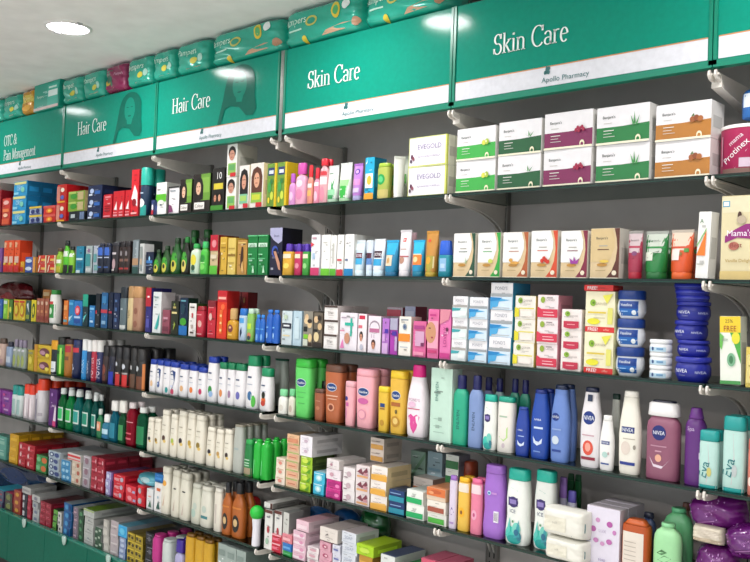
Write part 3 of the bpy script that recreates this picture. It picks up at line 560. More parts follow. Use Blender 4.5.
carton(2, 236.5, 246.5, 241.5, 'tan carton with dark wavy hair print', 'b98a44', [('p', [(.4, .2), (.35, .5), (.45, .8), (.6, .8), (.65, .5), (.55, .2)], '3a2018'), ('r', .1, .9, .9, .94, 'e0c070'), ('p', [(.5, .3), (.6, .4), (.75, .1), (.5, .1)], 'd8b070')], side='9a7034', d=.05, rows=2)
carton(2, 247.5, 267.5, 236.5, 'green carton with white heading', '117a3a', [('r', .05, .7, .95, .8, 'c8e6d0'), ('t', 'amla', .5, .75, .09, '0e5a2c', .8), ('r', .1, .5, .5, .53, '8ad0a0'), ('r', .1, .4, .8, .42, '6abf88'), ('p', [(.55, .05), (.65, .25), (.8, .05)], 'b8e0c0'), ('r', 0, .97, 1, 1, '60c080')], side='0e5a2c', n=2, d=.06, rows=2)
carton(2, 269, 281.5, 229, 'navy carton with lavender corner and seated figure', '141430', [('p', [(0, 1), (1, 1), (1, .72), (.7, .66), (.3, .74), (0, .85)], 'a8a8c8'), ('t', 'livon', .55, .83, .06, '404068', .6), ('e', .45, .5, .26, .12, '3550b0'), ('e', .5, .48, .2, .09, '141430'), ('p', [(.35, .5), (.55, .5), (.9, .25), (.95, .1), (.8, .12)], 'c08a70')], side='0d0d1c', top='1a1a30', d=.10)
SB = dict(name='serum_bottle', cat='bottle')
for x0, x1, c, nm in ((284, 294, 'd8a636', 'amber'), (295, 302, 'c02c5c', 'magenta'), (302.8, 309.5, '3f9a3c', 'green')):
    bottle(2, x0, x1, 245, f'small {nm} serum bottle with purple cap', c, 'talc', 3.2, cap=(.25, .6, .5, '5434a8'), pr=[('r', .1, .72, .9, .9, 'e8dcc0'), ('e', .5, .4, .3, .12, 'e8d060' if nm == 'amber' else 'e08a9c' if nm == 'magenta' else '90d080')], rows=2, **SB)
WC = dict(name='cream_carton', cat='carton')
carton(2, 310.5, 319.5, 236, 'white cream carton with raspberry foot', 'ecebef', [('r', 0, 0, 1, .19, 'c83a6a'), ('p', [(.0, .7), (.4, .76), (.0, .82)], 'd04048'), ('r', .2, .4, .5, .55, 'a8c0d8'), ('r', .15, .9, .6, .94, 'c89aa8')], side='dcdce0', rows=2, d=.05, **WC)
carton(2, 320.5, 329.5, 236, 'white cream carton with broad lime foot', 'ecebe8', [('r', 0, 0, 1, .17, '6cc030'), ('r', .2, .8, .7, .82, 'b8b8b0')], side='e2e2dc', rows=2, d=.05, **WC)
carton(2, 330, 336, 236.5, 'narrow white cream carton with lime foot', 'e6e5e2', [('r', 0, 0, 1, .17, '58ac2c'), ('r', .4, .3, .6, .8, 'c0c0b8')], side='dcdcd6', rows=2, d=.05, **WC)
carton(2, 336.8, 343.5, 236, 'white cream carton with red foot', 'ecebe8', [('r', 0, 0, 1, .15, 'c03040'), ('r', .1, .36, .8, .41, 'c84a50')], side='e2e2dc', rows=2, d=.05, **WC)
carton(2, 344.3, 353.5, 235.5, 'white cream carton with blue foot', 'f0efee', [('r', 0, 0, 1, .17, '1c80b8'), ('r', .1, .36, .4, .41, '5a6a88'), ('r', .5, .7, .7, .74, 'c0c8c8')], side='e2e2dc', rows=2, d=.05, **WC)
tube(2, 355.5, 365, 241, 'white face wash tube with maroon band and sky middle', 'c9dce8', 'd8ecf4', .16, [('r', .03, .42, .97, .62, '5c1430'), ('r', .03, .2, .97, .42, '3aa6d4'), ('r', .03, .72, .97, .95, 'dfe8f0'), ('t', 'acne', .5, .52, .1, 'e8d8e0', .6)], 'dfe8ee', n=1, rows=2)
tube(2, 366, 372.5, 241, 'pale blue face wash tube with maroon and violet bands', 'cdd8e8', 'd0e4f0', .16, [('r', .03, .42, .97, .62, '4a1430'), ('r', .03, .2, .97, .42, '5a86c4')], 'dfe8ee', rows=2)
tube(2, 373.5, 385, 239.5, 'wide white face wash tube with black-maroon band', 'dfe6ee', 'd6ecf6', .16, [('r', .03, .42, .97, .66, '381028'), ('r', .03, .15, .97, .38, '2f9ed0'), ('t', 'acne', .5, .54, .1, 'f4f0f4', .6)], 'e8ecf0')
tube(2, 385.5, 398.5, 240.5, 'cyan-capped blue tube with cream label', '1a7ea8', '1f6f98', .12, [('r', .03, .58, .97, .98, '1ea8d8'), ('r', .15, .2, .7, .56, 'e0ccb0'), ('e', .4, .38, .12, .1, 'c89a60')], '28b0e0', name='cream_tube')
tube(2, 399.5, 411, 230, 'white tube with small red square', 'e6e2e6', 'dcd8dc', .12, [('r', .36, .76, .64, .86, 'd23a30'), ('t', '+', .5, .81, .06, 'ffffff', .2), ('e', .4, .28, .25, .1, 'b88a78'), ('r', .2, .55, .75, .58, 'c0a8a0'), ('r', .05, .36, .95, .39, 'b85a60')], 'd4d0d4')
tube(2, 410, 416, 232, 'pale pink tube behind the red-square tube', 'd8a8b0', 'c8a0a8', .12, [], 'd8b0b8', y=.09)
tube(2, 412.5, 424.5, 240, 'cyan tube with orange picture panel', '1c8cb8', '177a98', .14, [('r', .03, .6, .97, 1, '22b4e0'), ('r', .03, .22, .9, .56, 'ee7c24'), ('e', .4, .4, .22, .1, 'f8d098'), ('r', .1, .56, .85, .6, 'e8d8b0')], '22b4e0')
tube(2, 425.5, 438, 230.5, 'transparent amber gel tube', 'c08636', 'b89a30', .1, [('r', .03, .0, .97, .42, 'a89a38'), ('e', .4, .3, .22, .1, 'd8a030'), ('e', .35, .82, .14, .04, 'e04a30'), ('r', .8, .1, .88, .4, 'e8d8a0')], 'c89038')
bottle(2, 439.5, 452, 240.5, 'roll-on bottle with royal blue cap and teal body', '1c8ca0', 'talc', 3, cap=(.40, .98, .82, '1f5ccc'), pr=[('r', .2, .25, .75, .85, '8cb8dc'), ('r', .3, .4, .65, .6, 'b8d0ec')], name='roll_on_bottle')
def bk(c, fr, inner='ececea'):
    return [('r', 0, 0, 1, 1, 'd5bd94'), ('p', [(.55, 0), (1, 0), (1, 1), (.82, 1), (.9, .8), (.93, .6), (.88, .35), (.75, .15)], c), ('p', [(0, .33), (0, 1), (.74, 1), (.84, .8), (.84, .62), (.72, .42), (.6, .33)], inner), ('t', "Banjara's", .4, .80, .07, '303a3a', .55), ('r', .3, .64, .6, .66, 'a8a49c'), ('r', .25, .57, .65, .585, c), ('e', .42, .27, .18, .035, 'b8863a'), ('e', .85, .11, .08, .05, 'e8dcc4'), ('r', .2, .15, .55, .165, 'b09a70'), ('r', 0, 0, 1, .015, 'efe6d0')]+fr
BC = dict(name='facial_carton', cat='carton', side='e3ded2', d=.07)
carton(2, 453, 475.5, 233, 'beige facial carton with dark green arc, next to roll-on', 'd8c7a2', bk('1f4a34', leaf(.6, .36, '7a9a5c')), **BC)
carton(2, 477, 500.5, 232, 'beige facial carton with bright green arc', 'd8c7a2', bk('2fa040', [('e', .6, .36, .1, .05, 'c8d060')]), **BC)
carton(2, 502, 528, 231, 'beige facial carton with rust-orange arc and ginger', 'd8c7a2', bk('b05c30', [('e', .5, .32, .18, .035, 'd8a04a'), ('e', .35, .38, .08, .04, 'd09a40')]), **BC)
carton(2, 530, 557.5, 229, 'beige facial carton with vermilion arc and red berries', 'd8c7a2', bk('d04a28', [('e', .45+dx, .36+dy, .07, .045, 'c8301f') for dx, dy in ((0, 0), (.14, .01), (.08, .05), (.22, -.02))]), **BC)
carton(2, 560, 587.5, 229, 'beige facial carton with maroon arc and saffron flower', 'd8c7a2', bk('80203c', [('p', [(.4, .3), (.35, .42), (.5, .36), (.52, .46), (.6, .36), (.72, .42), (.66, .3)], '9a3a9a')]), **BC)
carton(2, 589.5, 619.5, 226.5, 'tan facial carton with brown arc, gold front', 'd8c7a2', bk('5c2c1e', [('e', .5, .34, .16, .03, 'e0c050')], inner='d2b988'), **BC)
tube(2, 628, 643, 228.5, 'clear-topped face wash tube with maroon contents', '9c2a46', 'a81c34', .14, [('r', 0, .5, 1, 1, 'c8b4b8'), ('r', .03, .62, .97, .68, 'b04058'), ('e', .55, .48, .2, .06, '7a3a6a'), ('p', [(.03, .28), (.97, .28), (.97, .5), (.5, .36)], '98304a'), ('t', "Banjara's", .5, .82, .07, '6a6464', .6)], 'a09c98')
tube(2, 645, 668.5, 228.5, 'clear-topped face wash tube with green contents', '1a7838', '1c6a34', .14, [('r', 0, .5, 1, 1, 'c4ccc0'), ('r', .02, .3, .45, .52, 'd4dccc'), ('r', .03, .62, .97, .67, '2a8a44'), ('p', [(.03, .26), (.97, .26), (.97, .5), (.5, .3)], '1f8038'), ('p', [(.15, .36), (.4, .5), (.75, .56), (.5, .42)], '1c5a28'), ('t', "Banjara's", .45, .82, .07, '5a6460', .5)], 'b0b4ac', rows=2, d=.05)
tube(2, 670.5, 694, 227, 'clear-topped face wash tube with orange contents', 'd2501f', 'e0622a', .14, [('r', 0, .55, 1, 1, 'dcc8b4'), ('r', .05, .6, .95, .65, 'c8482c'), ('p', [(.03, .24), (.97, .24), (.97, .6), (.6, .4)], 'd05a26'), ('e', .5, .46, .14, .05, '8a6a30'), ('r', .1, .3, .5, .58, 'e8dcd6'), ('r', .7, .5, .9, .6, '4a8a3c')], 'c8bcae', rows=2, d=.05)
carton(2, 696, 710, 211, 'tall white carton with orange triangle and green swirl', 'eeeeea', [('p', [(0, .34), (.7, .34), (.7, .72), (.3, .5)], 'ee7c2a'), ('p', [(0, .5), (.7, .76), (.7, .72), (0, .46)], '8cc07a'), ('t', 'A', .3, .86, .06, '3a7a50', .3), ('r', .1, .2, .6, .22, 'b8b8b0')], side='f0f0ec', d=.035, tilt=2.5, name='tube_carton', rot=-8, zadd=.003)
carton(2, 720, 764, 193, 'large cream carton with purple ribbon lettering', 'd9cda4', [('r', .02, .8, .98, .99, 'e0d6b4'), ('r', .03, .87, .2, .94, '3a9ac0'), ('r', .05, .88, .18, .93, 'e8f2f4'), ('p', [(.1, .52), (.1, .44), (.4, .5), (.75, .48), (.9, .56), (.9, .66), (.6, .66), (.35, .6)], '8e1f74'), ('t', "Mama's", .45, .555, .075, 'f8f0f8', .6), ('e', .32, .4, .13, .05, 'b06a58'), ('t', 'Best', .38, .41, .055, '8a3030', .3), ('e', .45, .76, .05, .05, '4a2c20'), ('e', .5, .71, .12, .05, 'b8a890'), ('t', 'Vanilla Delight', .45, .22, .05, 'a8863a', .7), ('r', 0, 0, 1, .1, 'd0b878')], side='c8bb90', name='drink_powder_carton', d=.10)

# ================================================================ shelf 3
pouch(3, -10, 25, 281, 'dark red glossy bag heaped behind small cartons', '5a1018*', [('e', .5, .5, .2, .2, '8a2028')], wr=.1, y=.10, d=.10, seed=5)
SC = dict(name='medicine_carton', cat='carton')
carton(3, -8, 2, 298, 'blue carton at left photo edge', '2a60b0', d=.05, **SC)
carton(3, 3, 7.5, 298, 'lime green carton with white spot', '7ec238', [('r', .1, .75, .9, .92, 'c8d8d0'), ('e', .5, .4, .3, .15, 'a8e060')], d=.05, side='4a8a20', **SC)
carton(3, 8, 12.5, 299, 'dark green carton with yellow edge', '4a7a34', [('r', 0, 0, .25, 1, 'd8c838'), ('e', .6, .5, .25, .15, 'c8d850')], d=.05, side='2c4a1c', **SC)
carton(3, 13, 25, 299, 'yellow carton with red ring', 'd8bc30', [('e', .5, .5, .4, .34, 'b8702a'), ('e', .5, .5, .26, .22, 'd0c23c'), ('r', .1, .86, .9, .95, 'c83a30')], d=.05, n=2, side='a88820', **SC)
carton(3, 25.5, 30, 300, 'teal-black carton between yellow cartons', '33524a', [('p', [(.2, .8), (.8, .4), (.6, .9)], 'd8e0e0'), ('r', .1, .1, .9, .3, '8a9a3a')], d=.05, **SC)
carton(3, 30.5, 35.5, 299.5, 'bright yellow carton with dark oval', 'dccb2c', [('e', .5, .5, .3, .34, '3a5a28'), ('e', .5, .5, .16, .2, 'e0d040')], d=.05, side='8a8020', **SC)
carton(3, 36.5, 48, 298, 'brick-brown carton with pale speckles', 'a05a44', [('e', .5, .8, .3, .08, 'd8b8a0'), ('r', .2, .4, .8, .5, 'c88a60'), ('r', .1, .1, .9, .25, '8a3a34')], d=.05, n=3, rows=2, side='6a3028', **SC)
carton(3, 42, 50, 289.5, 'tall orange-tan carton behind brick-brown cartons', 'c8803a', [('r', .1, .8, .9, .92, 'e0c090')], y=.14, d=.06, **SC)
jar(3, 49.5, 62, 290, 'white supplement jar with green label and green cap', 'e8e8e2', '2f8a3c', lidh=.14, bulge=1, base=.98, lidw=.8, pr=[('r', .05, .18, .95, .66, '2a8a3c'), ('e', .5, .42, .2, .12, 'd8e8d0'), ('r', .2, .66, .8, .76, 'c83a3a')], name='supplement_jar', obl=True)
carton(3, 63, 67.5, 300.5, 'orange carton right of the supplement jar', 'd8762c', [('r', .1, .6, .9, .8, 'e8a060'), ('r', .1, .1, .9, .2, '60a0b0')], d=.05, side='a85020', **SC)
carton(3, 68, 73, 300, 'sky blue carton with pale streak', '2480b8', [('p', [(.1, .1), (.9, .4), (.1, .3)], 'b8e0f0'), ('r', .1, .8, .9, .9, '58b0e0')], d=.06, rows=2, **SC)
carton(3, 73.5, 81.5, 301.5, 'light blue carton with red heart emblem', '2878c0', [('e', .5, .62, .34, .2, 'd83a44'), ('e', .5, .62, .2, .12, 'f0a0a8'), ('r', .1, .1, .9, .25, '1c4a98'), ('r', .1, .3, .9, .38, 'b0d0f0')], d=.06, rows=2, **SC)
carton(3, 82.5, 88, 294.5, 'carton with jade top and dark foot', '14343c', [('r', 0, .62, 1, 1, '22a086'), ('p', [(.2, .1), (.9, .4), (.3, .3)], '5ac0c0')], d=.06, rows=2, side='0c2026', **SC)
carton(3, 88.5, 94, 306, 'short blue carton with navy stripe', '1f74b4', [('r', .1, .8, .9, .9, '80c0e8'), ('r', .2, .2, .8, .3, 'b8d8f0')], d=.06, side='103a60', **SC)
carton(3, 95, 99.5, 294, 'black carton with red speck', '0e1a26', [('r', .1, .4, .4, .5, 'c03040')], d=.06, rows=2, **SC)
carton(3, 100.5, 107, 293, 'steel blue carton with red word', '1f5a8c', [('r', 0, .42, 1, .52, 'b8384a'), ('r', .2, .7, .8, .9, '3a80b4'), ('r', .2, .1, .8, .2, '80a8c8')], d=.06, rows=2, side='0c1c30', **SC)
carton(3, 108, 112, 293, 'midnight blue carton beside red-word carton', '12203a', [('r', .1, .42, .9, .48, 'a83044')], d=.06, rows=2, **SC)
carton(3, 113, 118.5, 294, 'navy carton with rows of pale marks', '14264a', [('r', .3, .2, .7, .3, '4a6a9a'), ('r', .3, .5, .7, .6, '4a6a9a'), ('r', .3, .75, .7, .82, '4a6a9a')], d=.06, rows=2, **SC)
bottle(3, 121.5, 128, 288, 'grey bottle with navy-black cap', '5a6a70', 'talc', 3.4, cap=(.26, .98, .95, '18222c'), pr=[('r', .05, 0, .95, .14, 'c8ccc8'), ('r', .3, .62, .6, .68, 'a8b4b8')], name='lotion_bottle', rows=2)
bottle(3, 129, 134.5, 287, 'cream roll-on with tan cap and dark script', 'cdb88a', 'talc', 3, cap=(.27, .98, .96, 'b0885a'), pr=[('t', 'Nyle', .45, .5, .4, '4a3a28', .8, 90)], name='lotion_bottle', rows=2)
bottle(3, 135, 144.5, 287.5, 'wide tan-pink bottle with light brown cap', 'a87e66', 'talc', 3, cap=(.26, .98, .96, 'bf9060'), pr=[('e', .5, .6, .2, .1, '8a5a48'), ('e', .5, .2, .2, .1, '8a5a48')], name='lotion_bottle', rows=2)
carton(3, 145.5, 151, 289, 'carton with crimson top and indigo foot', '2c2a74', [('r', 0, .58, 1, 1, 'b01f30'), ('r', .3, .78, .7, .82, 'f0e0e0'), ('r', .2, .1, .8, .3, '5050a0')], d=.05, rows=2, **SC)
carton(3, 152.5, 161, 293, 'white carton with turquoise feather print', 'dfe4e4', [('p', [(.3, .1), (.85, .5), (.8, .2), (.6, .08)], '2aa4a0'), ('p', [(.35, .1), (.6, .3), (.5, .1)], '60c8c0'), ('r', .2, .85, .7, .89, '8aa0a0'), ('r', .3, .68, .7, .7, '9ab0b0')], side='cfcaca', d=.07, **SC)
carton(3, 162, 169.5, 311, 'maroon-pink carton below white box', '8e4a5a', [('r', .2, .6, .8, .7, 'c890a0'), ('r', .1, .1, .9, .3, '6a3040')], d=.05, **SC)
carton(3, 164, 180, 294.5, 'plain white carton behind the maroon-pink one', 'd4cdcd', [('r', .1, .1, .4, .6, 'b09aa0')], y=.11, d=.07, **SC)
carton(3, 170.5, 178, 302, 'olive-black carton with gold lettering', '20261a', [('r', .3, .78, .7, .84, 'b8a868'), ('r', .15, .62, .85, .68, 'd8c88a'), ('p', [(.4, .1), (.7, .3), (.5, .4)], '8a9a3a'), ('e', .5, .9, .1, .04, '80904a')], d=.05, side='14180e', **SC)
carton(3, 179, 187.5, 298.5, 'deep blue carton with green glow and dark head', '0c2440', [('e', .5, .36, .4, .1, '3f9a2c'), ('r', 0, 0, 1, .25, '1c6ab0'), ('e', .45, .7, .25, .14, '143c4c'), ('r', .2, .9, .8, .94, '60a0b0')], d=.05, side='102c20', **SC)
carton(3, 188.5, 196, 304, 'white carton with small red figure', 'e4e0dc', [('r', .4, .56, .6, .7, 'b83038'), ('e', .5, .28, .16, .06, 'b8a8a0'), ('r', .25, .08, .75, .13, '40302c'), ('r', .2, .86, .8, .9, '50403c')], side='304a24', top='3f6a2a', d=.06, **SC)
HB = dict(name='henna_carton', cat='carton')
bottle(3, 197, 206, 307, 'rounded crimson bottle with pale emblem', 'b8243a', 'wedge', 3, cap=(.16, .9, .7, '9c1628'), pr=[('e', .6, .5, .2, .14, 'd8a8a0'), ('r', .2, .08, .8, .12, 'e0a0a0'), ('r', .25, .84, .8, .88, 'e08a90')], name='shampoo_bottle')
carton(3, 207.3, 215.5, 301, 'crimson carton with dark top', 'be2134', [('r', 0, .84, 1, 1, '7a1c28'), ('e', .4, .56, .2, .1, 'd8b0a8'), ('r', .2, .8, .8, .82, 'e08890'), ('r', .2, .1, .8, .12, 'e08890')], d=.05, side='8a1422', **HB)
carton(3, 216.5, 226.5, 291, 'tall scarlet carton with orange lower face', 'd8341c', [('r', 0, .76, 1, 1, 'bc1c28'), ('r', .1, .82, .9, .87, 'f0b0a0'), ('e', .6, .66, .2, .06, 'f06a3a'), ('r', .3, .1, .6, .6, 'e0662c'), ('r', .35, .15, .55, .2, 'f0c080'), ('r', .35, .3, .55, .35, 'f0c080'), ('r', .35, .45, .55, .5, 'f0c080')], d=.06, side='a81a18', **HB)
carton(3, 227, 247, 291.5, 'dark red carton lined up behind scarlet carton', '8e1a20', [('r', .2, .55, .8, .7, 'a83a30'), ('e', .5, .82, .12, .06, 'c8a060')], y=.12, d=.05, n=3, side='6a1016', **HB)
bottle(3, 228.5, 238.5, 309, 'amber hair serum bottle with gold cap', 'c8921e', 'oval', cap=(.36, .62, .6, 'c8a064'), pr=[('e', .5, .55, .26, .2, '7a3a3a'), ('r', .3, .2, .7, .28, 'e8c060'), ('e', .5, .6, .12, .06, 'e0b080')], name='serum_bottle')
bottle(3, 239.5, 247, 309, 'white bottle with blue cap and dark figure print', 'b8cce0', 'talc', cap=(.22, .9, .85, '1f6cc0'), pr=[('p', [(.4, .1), (.3, .35), (.5, .55), (.6, .3)], '1c2c4a'), ('r', .2, .7, .8, .9, '4a9ad8')], name='baby_lotion_bottle')
bottle(3, 248, 254.5, 309, 'pale green bottle with white-green cap', '86ba5a', 'talc', cap=(.16, .8, .75, 'c0dcc8'), pr=[('e', .5, .2, .3, .12, 'c87a5a'), ('r', .2, .45, .8, .65, 'b8d83c'), ('e', .5, .12, .24, .08, '2c3a4a')], name='baby_lotion_bottle', rows=2)
bottle(3, 255.5, 265, 315, 'blue hair bottle with rounded shoulders and white mark', '2264bc', 'oval', cap=(.12, .7, .6, '2f86dc'), pr=[('e', .5, .2, .2, .14, '7ab0e8'), ('r', .1, .52, .9, .56, '60a8e0')], n=2, name='hair_oil_bottle')
bottle(3, 266.5, 279.5, 310, 'tall royal blue bottle left of the black-labelled carton', '1f5cb8', 'oval', cap=(.10, .7, .6, '2a74d0'), pr=[('e', .3, .25, .12, .1, 'a0c8f0'), ('r', .1, .5, .5, .54, '80b8e8')], n=2, name='hair_oil_bottle')
BC3 = dict(name='soap_carton', cat='carton')
carton(3, 281.5, 292, 311, 'silver-white carton with black name label', 'c9d6da', [('r', .05, .48, .95, .64, '242838'), ('r', .2, .54, .8, .59, 'd8dce0'), ('r', .15, .25, .85, .29, 'd8c8a0'), ('e', .4, .82, .2, .07, 'b8c8b0')], side='a9c4d2', d=.06, n=1, rows=1, **BC3)
carton(3, 292.8, 301.5, 311, 'pale sky blue carton beside the black-labelled carton', 'b4ccd8', [('r', .2, .2, .8, .8, 'c4d8e0')], side='98b8c8', d=.06, **BC3)
BB = [('e', .35, .82, .2, .10, 'd8b890'), ('e', .35, .72, .26, .09, 'e0c49a'), ('r', .05, .42, .45, .56, '181c18'), ('e', .7, .62, .24, .1, 'd8ba8c'), ('e', .7, .72, .24, .06, '2c2018'), ('r', .1, .22, .55, .34, '7cc02c'), ('r', .05, .02, .55, .2, 'c8cfc0'), ('e', .8, .25, .2, .12, 'dcc08e'), ('r', .6, .02, 1, .12, '3a2a22')]
carton(3, 302.5, 312.5, 311, 'beige and black carton with faces and green patch', '8a8478', BB, side='6a6458', d=.06, **BC3)
carton(3, 313, 322, 312.5, 'beige carton crowded with small faces', '6a6052', [('e', .3, .8, .26, .1, 'd8b890'), ('e', .75, .6, .24, .1, 'd0b084'), ('r', .05, .45, .5, .52, '181818'), ('e', .4, .3, .3, .14, 'dcc89a'), ('r', 0, 0, 1, .14, '2c2420'), ('e', .7, .85, .2, .08, '2c221c')], side='5a5246', d=.06, **BC3)
carton(3, 323.5, 337.5, [305.5, 320, 334], 'small white cream carton with dark lid line', 'e9e5e2', [('r', 0, .86, 1, 1, '4a3832'), ('t', 'jolen', .5, .5, .26, '8a8480', .5), ('r', .3, .3, .7, .33, 'b0a8a4')], side='dcd2ce', top='4a3a34', d=.075, rows=2, **BC3)
HRC = dict(name='hair_remover_carton', cat='carton')
carton(3, 339, 357, 312.5, 'white carton with turquoise cross ribbon', 'e6dfe6', [('r', .62, .38, .72, .86, '2aae98'), ('r', .3, .66, .8, .74, '2aae98'), ('e', .45, .32, .16, .15, 'c08a70'), ('p', [(.05, .05), (.2, .3), (.3, .05)], 'd878b0'), ('r', .1, .85, .4, .88, 'a898a8'), ('r', .05, .5, .3, .54, 'd890a8')], side='d8d0d8', d=.05, **HRC)
carton(3, 357.8, 366.5, 313.5, 'white carton with red ribbon and small portrait', 'eae0e4', [('r', .1, .86, .8, .96, 'c82044'), ('r', .05, .62, .5, .7, 'd86a78')]+face(.4, .38, .11, 'c98a70', w=1.8)+[('e', .5, .12, .2, .08, 'b8b8c8')], side='c8b8c0', top='b84058', d=.05, **HRC)
carton(3, 367.3, 380.5, 315.5, 'white carton with grey arch and turbaned portrait', 'e6dce4', [('e', .5, .7, .42, .18, '9a8a98'), ('e', .5, .68, .36, .15, 'e6dce4'), ('r', .1, .55, .9, .66, 'b86a90')]+face(.45, .2, .11, 'c88a6c', '4a2c28', False, 1.4)+[('r', .3, .4, .34, .5, 'b09ab0'), ('r', .5, .4, .54, .5, 'b09ab0')], side='d0c0cc', top='b85068', d=.05, **HRC)
carton(3, 381.5, 388.7, 318, 'lilac carton with violet square', 'b070c4', [('r', .4, .58, .9, .7, '4a2ca0'), ('r', .1, .0, .9, .3, 'cfa8d8'), ('r', .1, .35, .5, .55, 'd0a0dc')], side='8a4aa8', d=.05, **HRC)
carton(3, 389.3, 397, 318, 'purple and grey carton with dark violet tag', 'a838a8', [('r', 0, .68, 1, 1, 'a8a4bc'), ('r', .3, .52, .9, .64, '482a98'), ('r', .7, .1, 1, .5, 'b8a0c8')], side='9088a8', d=.05, **HRC)
carton(3, 398.5, 411, 316.5, 'white carton with orange belt and sun burst', 'efe9df', [('r', .0, .36, .95, .56, 'ee8a2c'), ('e', .5, .74, .18, .08, '8a9aa8'), ('e', .5, .74, .1, .045, '4a5a80'), ('r', .2, .9, .8, .94, '9aa0a8'), ('r', .15, .2, .8, .23, 'b8c0c8')], side='dccabc', d=.05, **HRC)
carton(3, 412.5, 426, 321.5, 'short pink carton with pale window', 'd86498', [('r', .2, .3, .9, .72, 'cfa0c0'), ('r', .1, .78, .9, .88, 'a83a80'), ('r', .65, .3, .9, .4, '702858'), ('r', .1, .04, .9, .14, 'e890b0')], side='b84a80', d=.05, **HRC)
carton(3, 427.5, 438.5, 309.5, 'pink fairness carton with half a face', 'e06aa0', [('r', 0, .2, 1, .76, 'eaa0b8'), ('e', .3, .52, .5, .22, 'c8906c'), ('r', .1, .6, .3, .62, '2a1418'), ('e', .45, .42, .1, .02, 'a03848'), ('r', .1, .1, .9, .16, 'c03a70'), ('r', .2, .86, .8, .9, 'c03880')], side='cc4a8c', d=.05, **HRC)
carton(3, 439.2, 450.5, 310, 'pink fairness carton with vertical lettering', 'e072ac', [('p', [(0, .7), (0, 1), (1, 1), (.8, .8)], 'd8889a'), ('t', 'LOVELY', .5, .45, .3, 'a82a78', .5, 90), ('r', .05, .02, .95, .12, 'c83a88'), ('e', .7, .6, .12, .04, '602048')], side='cc5a98', d=.05, **HRC)
carton(3, 386, 402, 307, 'grey and red carton behind the lilac carton', 'a8a0a8', [('r', .0, .8, .9, .95, 'b04858')], side='8a3040', d=.06, y=.13, **HRC)
carton(3, 404, 415, 306, 'blue-grey carton behind the orange-belted carton', '9aa0b8', [('r', .1, .7, .9, .9, 'b8bccc')], side='8a3848', d=.06, y=.13, **HRC)
def ponds(): return [('r', 0, 0, 1, .48, 'cfe0ec'), ('r', 0, .5, 1, .6, '9aa0a4'), ('p', [(0, .0), (.35, .12), (.4, .3), (.9, .36), (0, .46)], '4aa4d8'), ('p', [(0, .3), (.4, .34), (.55, .44), (0, .46)], '1c80c0'), ('t', "POND'S", .5, .8, .13, '8f94a0', .55), ('r', .1, .05, .9, .08, 'b0b4b8')]
def ponds2(): return [('r', 0, 0, 1, .48, 'dce6e6'), ('r', 0, .5, 1, .6, 'a8a4a0'), ('p', [(0, .3), (.5, .34), (.6, .44), (0, .46)], '3aa0a8'), ('t', "POND'S", .5, .8, .13, '9a98a0', .55), ('r', .5, .1, .95, .3, 'e8ecec')]
PC = dict(name='cream_carton', cat='carton', d=.055)
carton(3, 451.5, 466.8, [297, 319, 341], 'narrow white cream carton with teal streak', 'ebe9ec', ponds2(), side='e0e8e8', **PC)
carton(3, 468.5, 487.5, [298, 320, 342], 'middle-sized white cream carton with blue streak', 'ebe9ec', ponds(), side='d8e4ec', **PC)
carton(3, 489, 512, [283, 310.5, 337.5], 'largest white cream carton with blue streak and blue side', 'ebe9ec', ponds(), side='3a9ad0', top='dfe0e2', d=.09, name='cream_carton', cat='carton')
def garn(c, g='86a838'): return [('e', .26, .8, .11, .13, g), ('e', .28, .8, .05, .05, '5a7a24'), ('t', 'GARNIER', .64, .8, .09, '9a9490', .42), ('p', [(.0, .08), (.22, .1), (.22, .44), (.05, .5), (0, .5)], c), ('r', .2, .45, .95, .49, c), ('r', .3, .12, .9, .36, 'ece4dc')]
def garnr(): return [('e', .26, .8, .11, .13, '8ea838'), ('t', 'GARNIER', .64, .8, .09, '9a9490', .42), ('p', [(.0, .08), (1, .08), (1, .42), (.2, .42), (.05, .5), (0, .5)], 'd0344e'), ('r', .3, .16, .85, .2, 'f0b8c0'), ('r', .3, .28, .8, .31, 'f0b8c0')]
GC = dict(name='cream_carton', cat='carton')
carton(3, 513.5, 534.8, [296, 320, 343.5], 'yellow-trimmed cream carton with green badge', 'ece6dc', garn('d9cf2c'), side='e0d878', d=.055, **GC)
carton(3, 536.5, 558, [295, 320, 345.5], 'red-trimmed cream carton with green badge', 'ecdfe0', garnr(), side='d890a0', d=.075, **GC)
carton(3, 560.5, 581.5, [309.5, 331, 351.5], 'short cream carton with dark red badge panel', 'ece2de', [('e', .3, .78, .13, .13, '88b038'), ('e', .32, .8, .05, .05, '5a8020'), ('r', .12, .1, .88, .42, 'bf2c48'), ('e', .5, .14, .36, .09, 'bf2c48'), ('r', .3, .24, .7, .28, 'e8a0a8'), ('t', 'GARNIER', .64, .68, .08, 'a09a98', .44)], side='e0d4d0', d=.055, **GC)
def free(): return [('r', 0, 0, 1, .13, 'd22c28'), ('t', 'FREE!', .27, .065, .085, 'ffffff', .42), ('t', 'offer', .74, .065, .06, 'f0b0a0', .3), ('e', .26, .72, .1, .085, '86b030'), ('e', .28, .72, .04, .03, '5a8020'), ('t', 'GARNIER', .55, .7, .06, 'b0a890', .4), ('r', .1, .46, .72, .5, 'd8c040'), ('e', .3, .26, .22, .08, 'e0da30'), ('p', [(.6, .9), (.75, .7), (.95, .95)], 'e0dc50'), ('r', .78, .2, .95, .6, 'dcd870'), ('r', .3, .34, .7, .36, 'c8c0a0')]
carton(3, 583.5, 614, [291.5, 332.5], 'yellow and white cream carton with red free-offer banner', 'ece6c6', free(), side='d8d4a0', top='c02424', d=.055, **GC)
on_top(3, 583.5, 614, 291.2, 285.5, 'red free-offer strip lying on the yellow cartons', 'd22c28', [('t', 'FREE!', .3, .5, .6, 'ffffff', .5)], d=.055, name='offer_strip', cat='box')
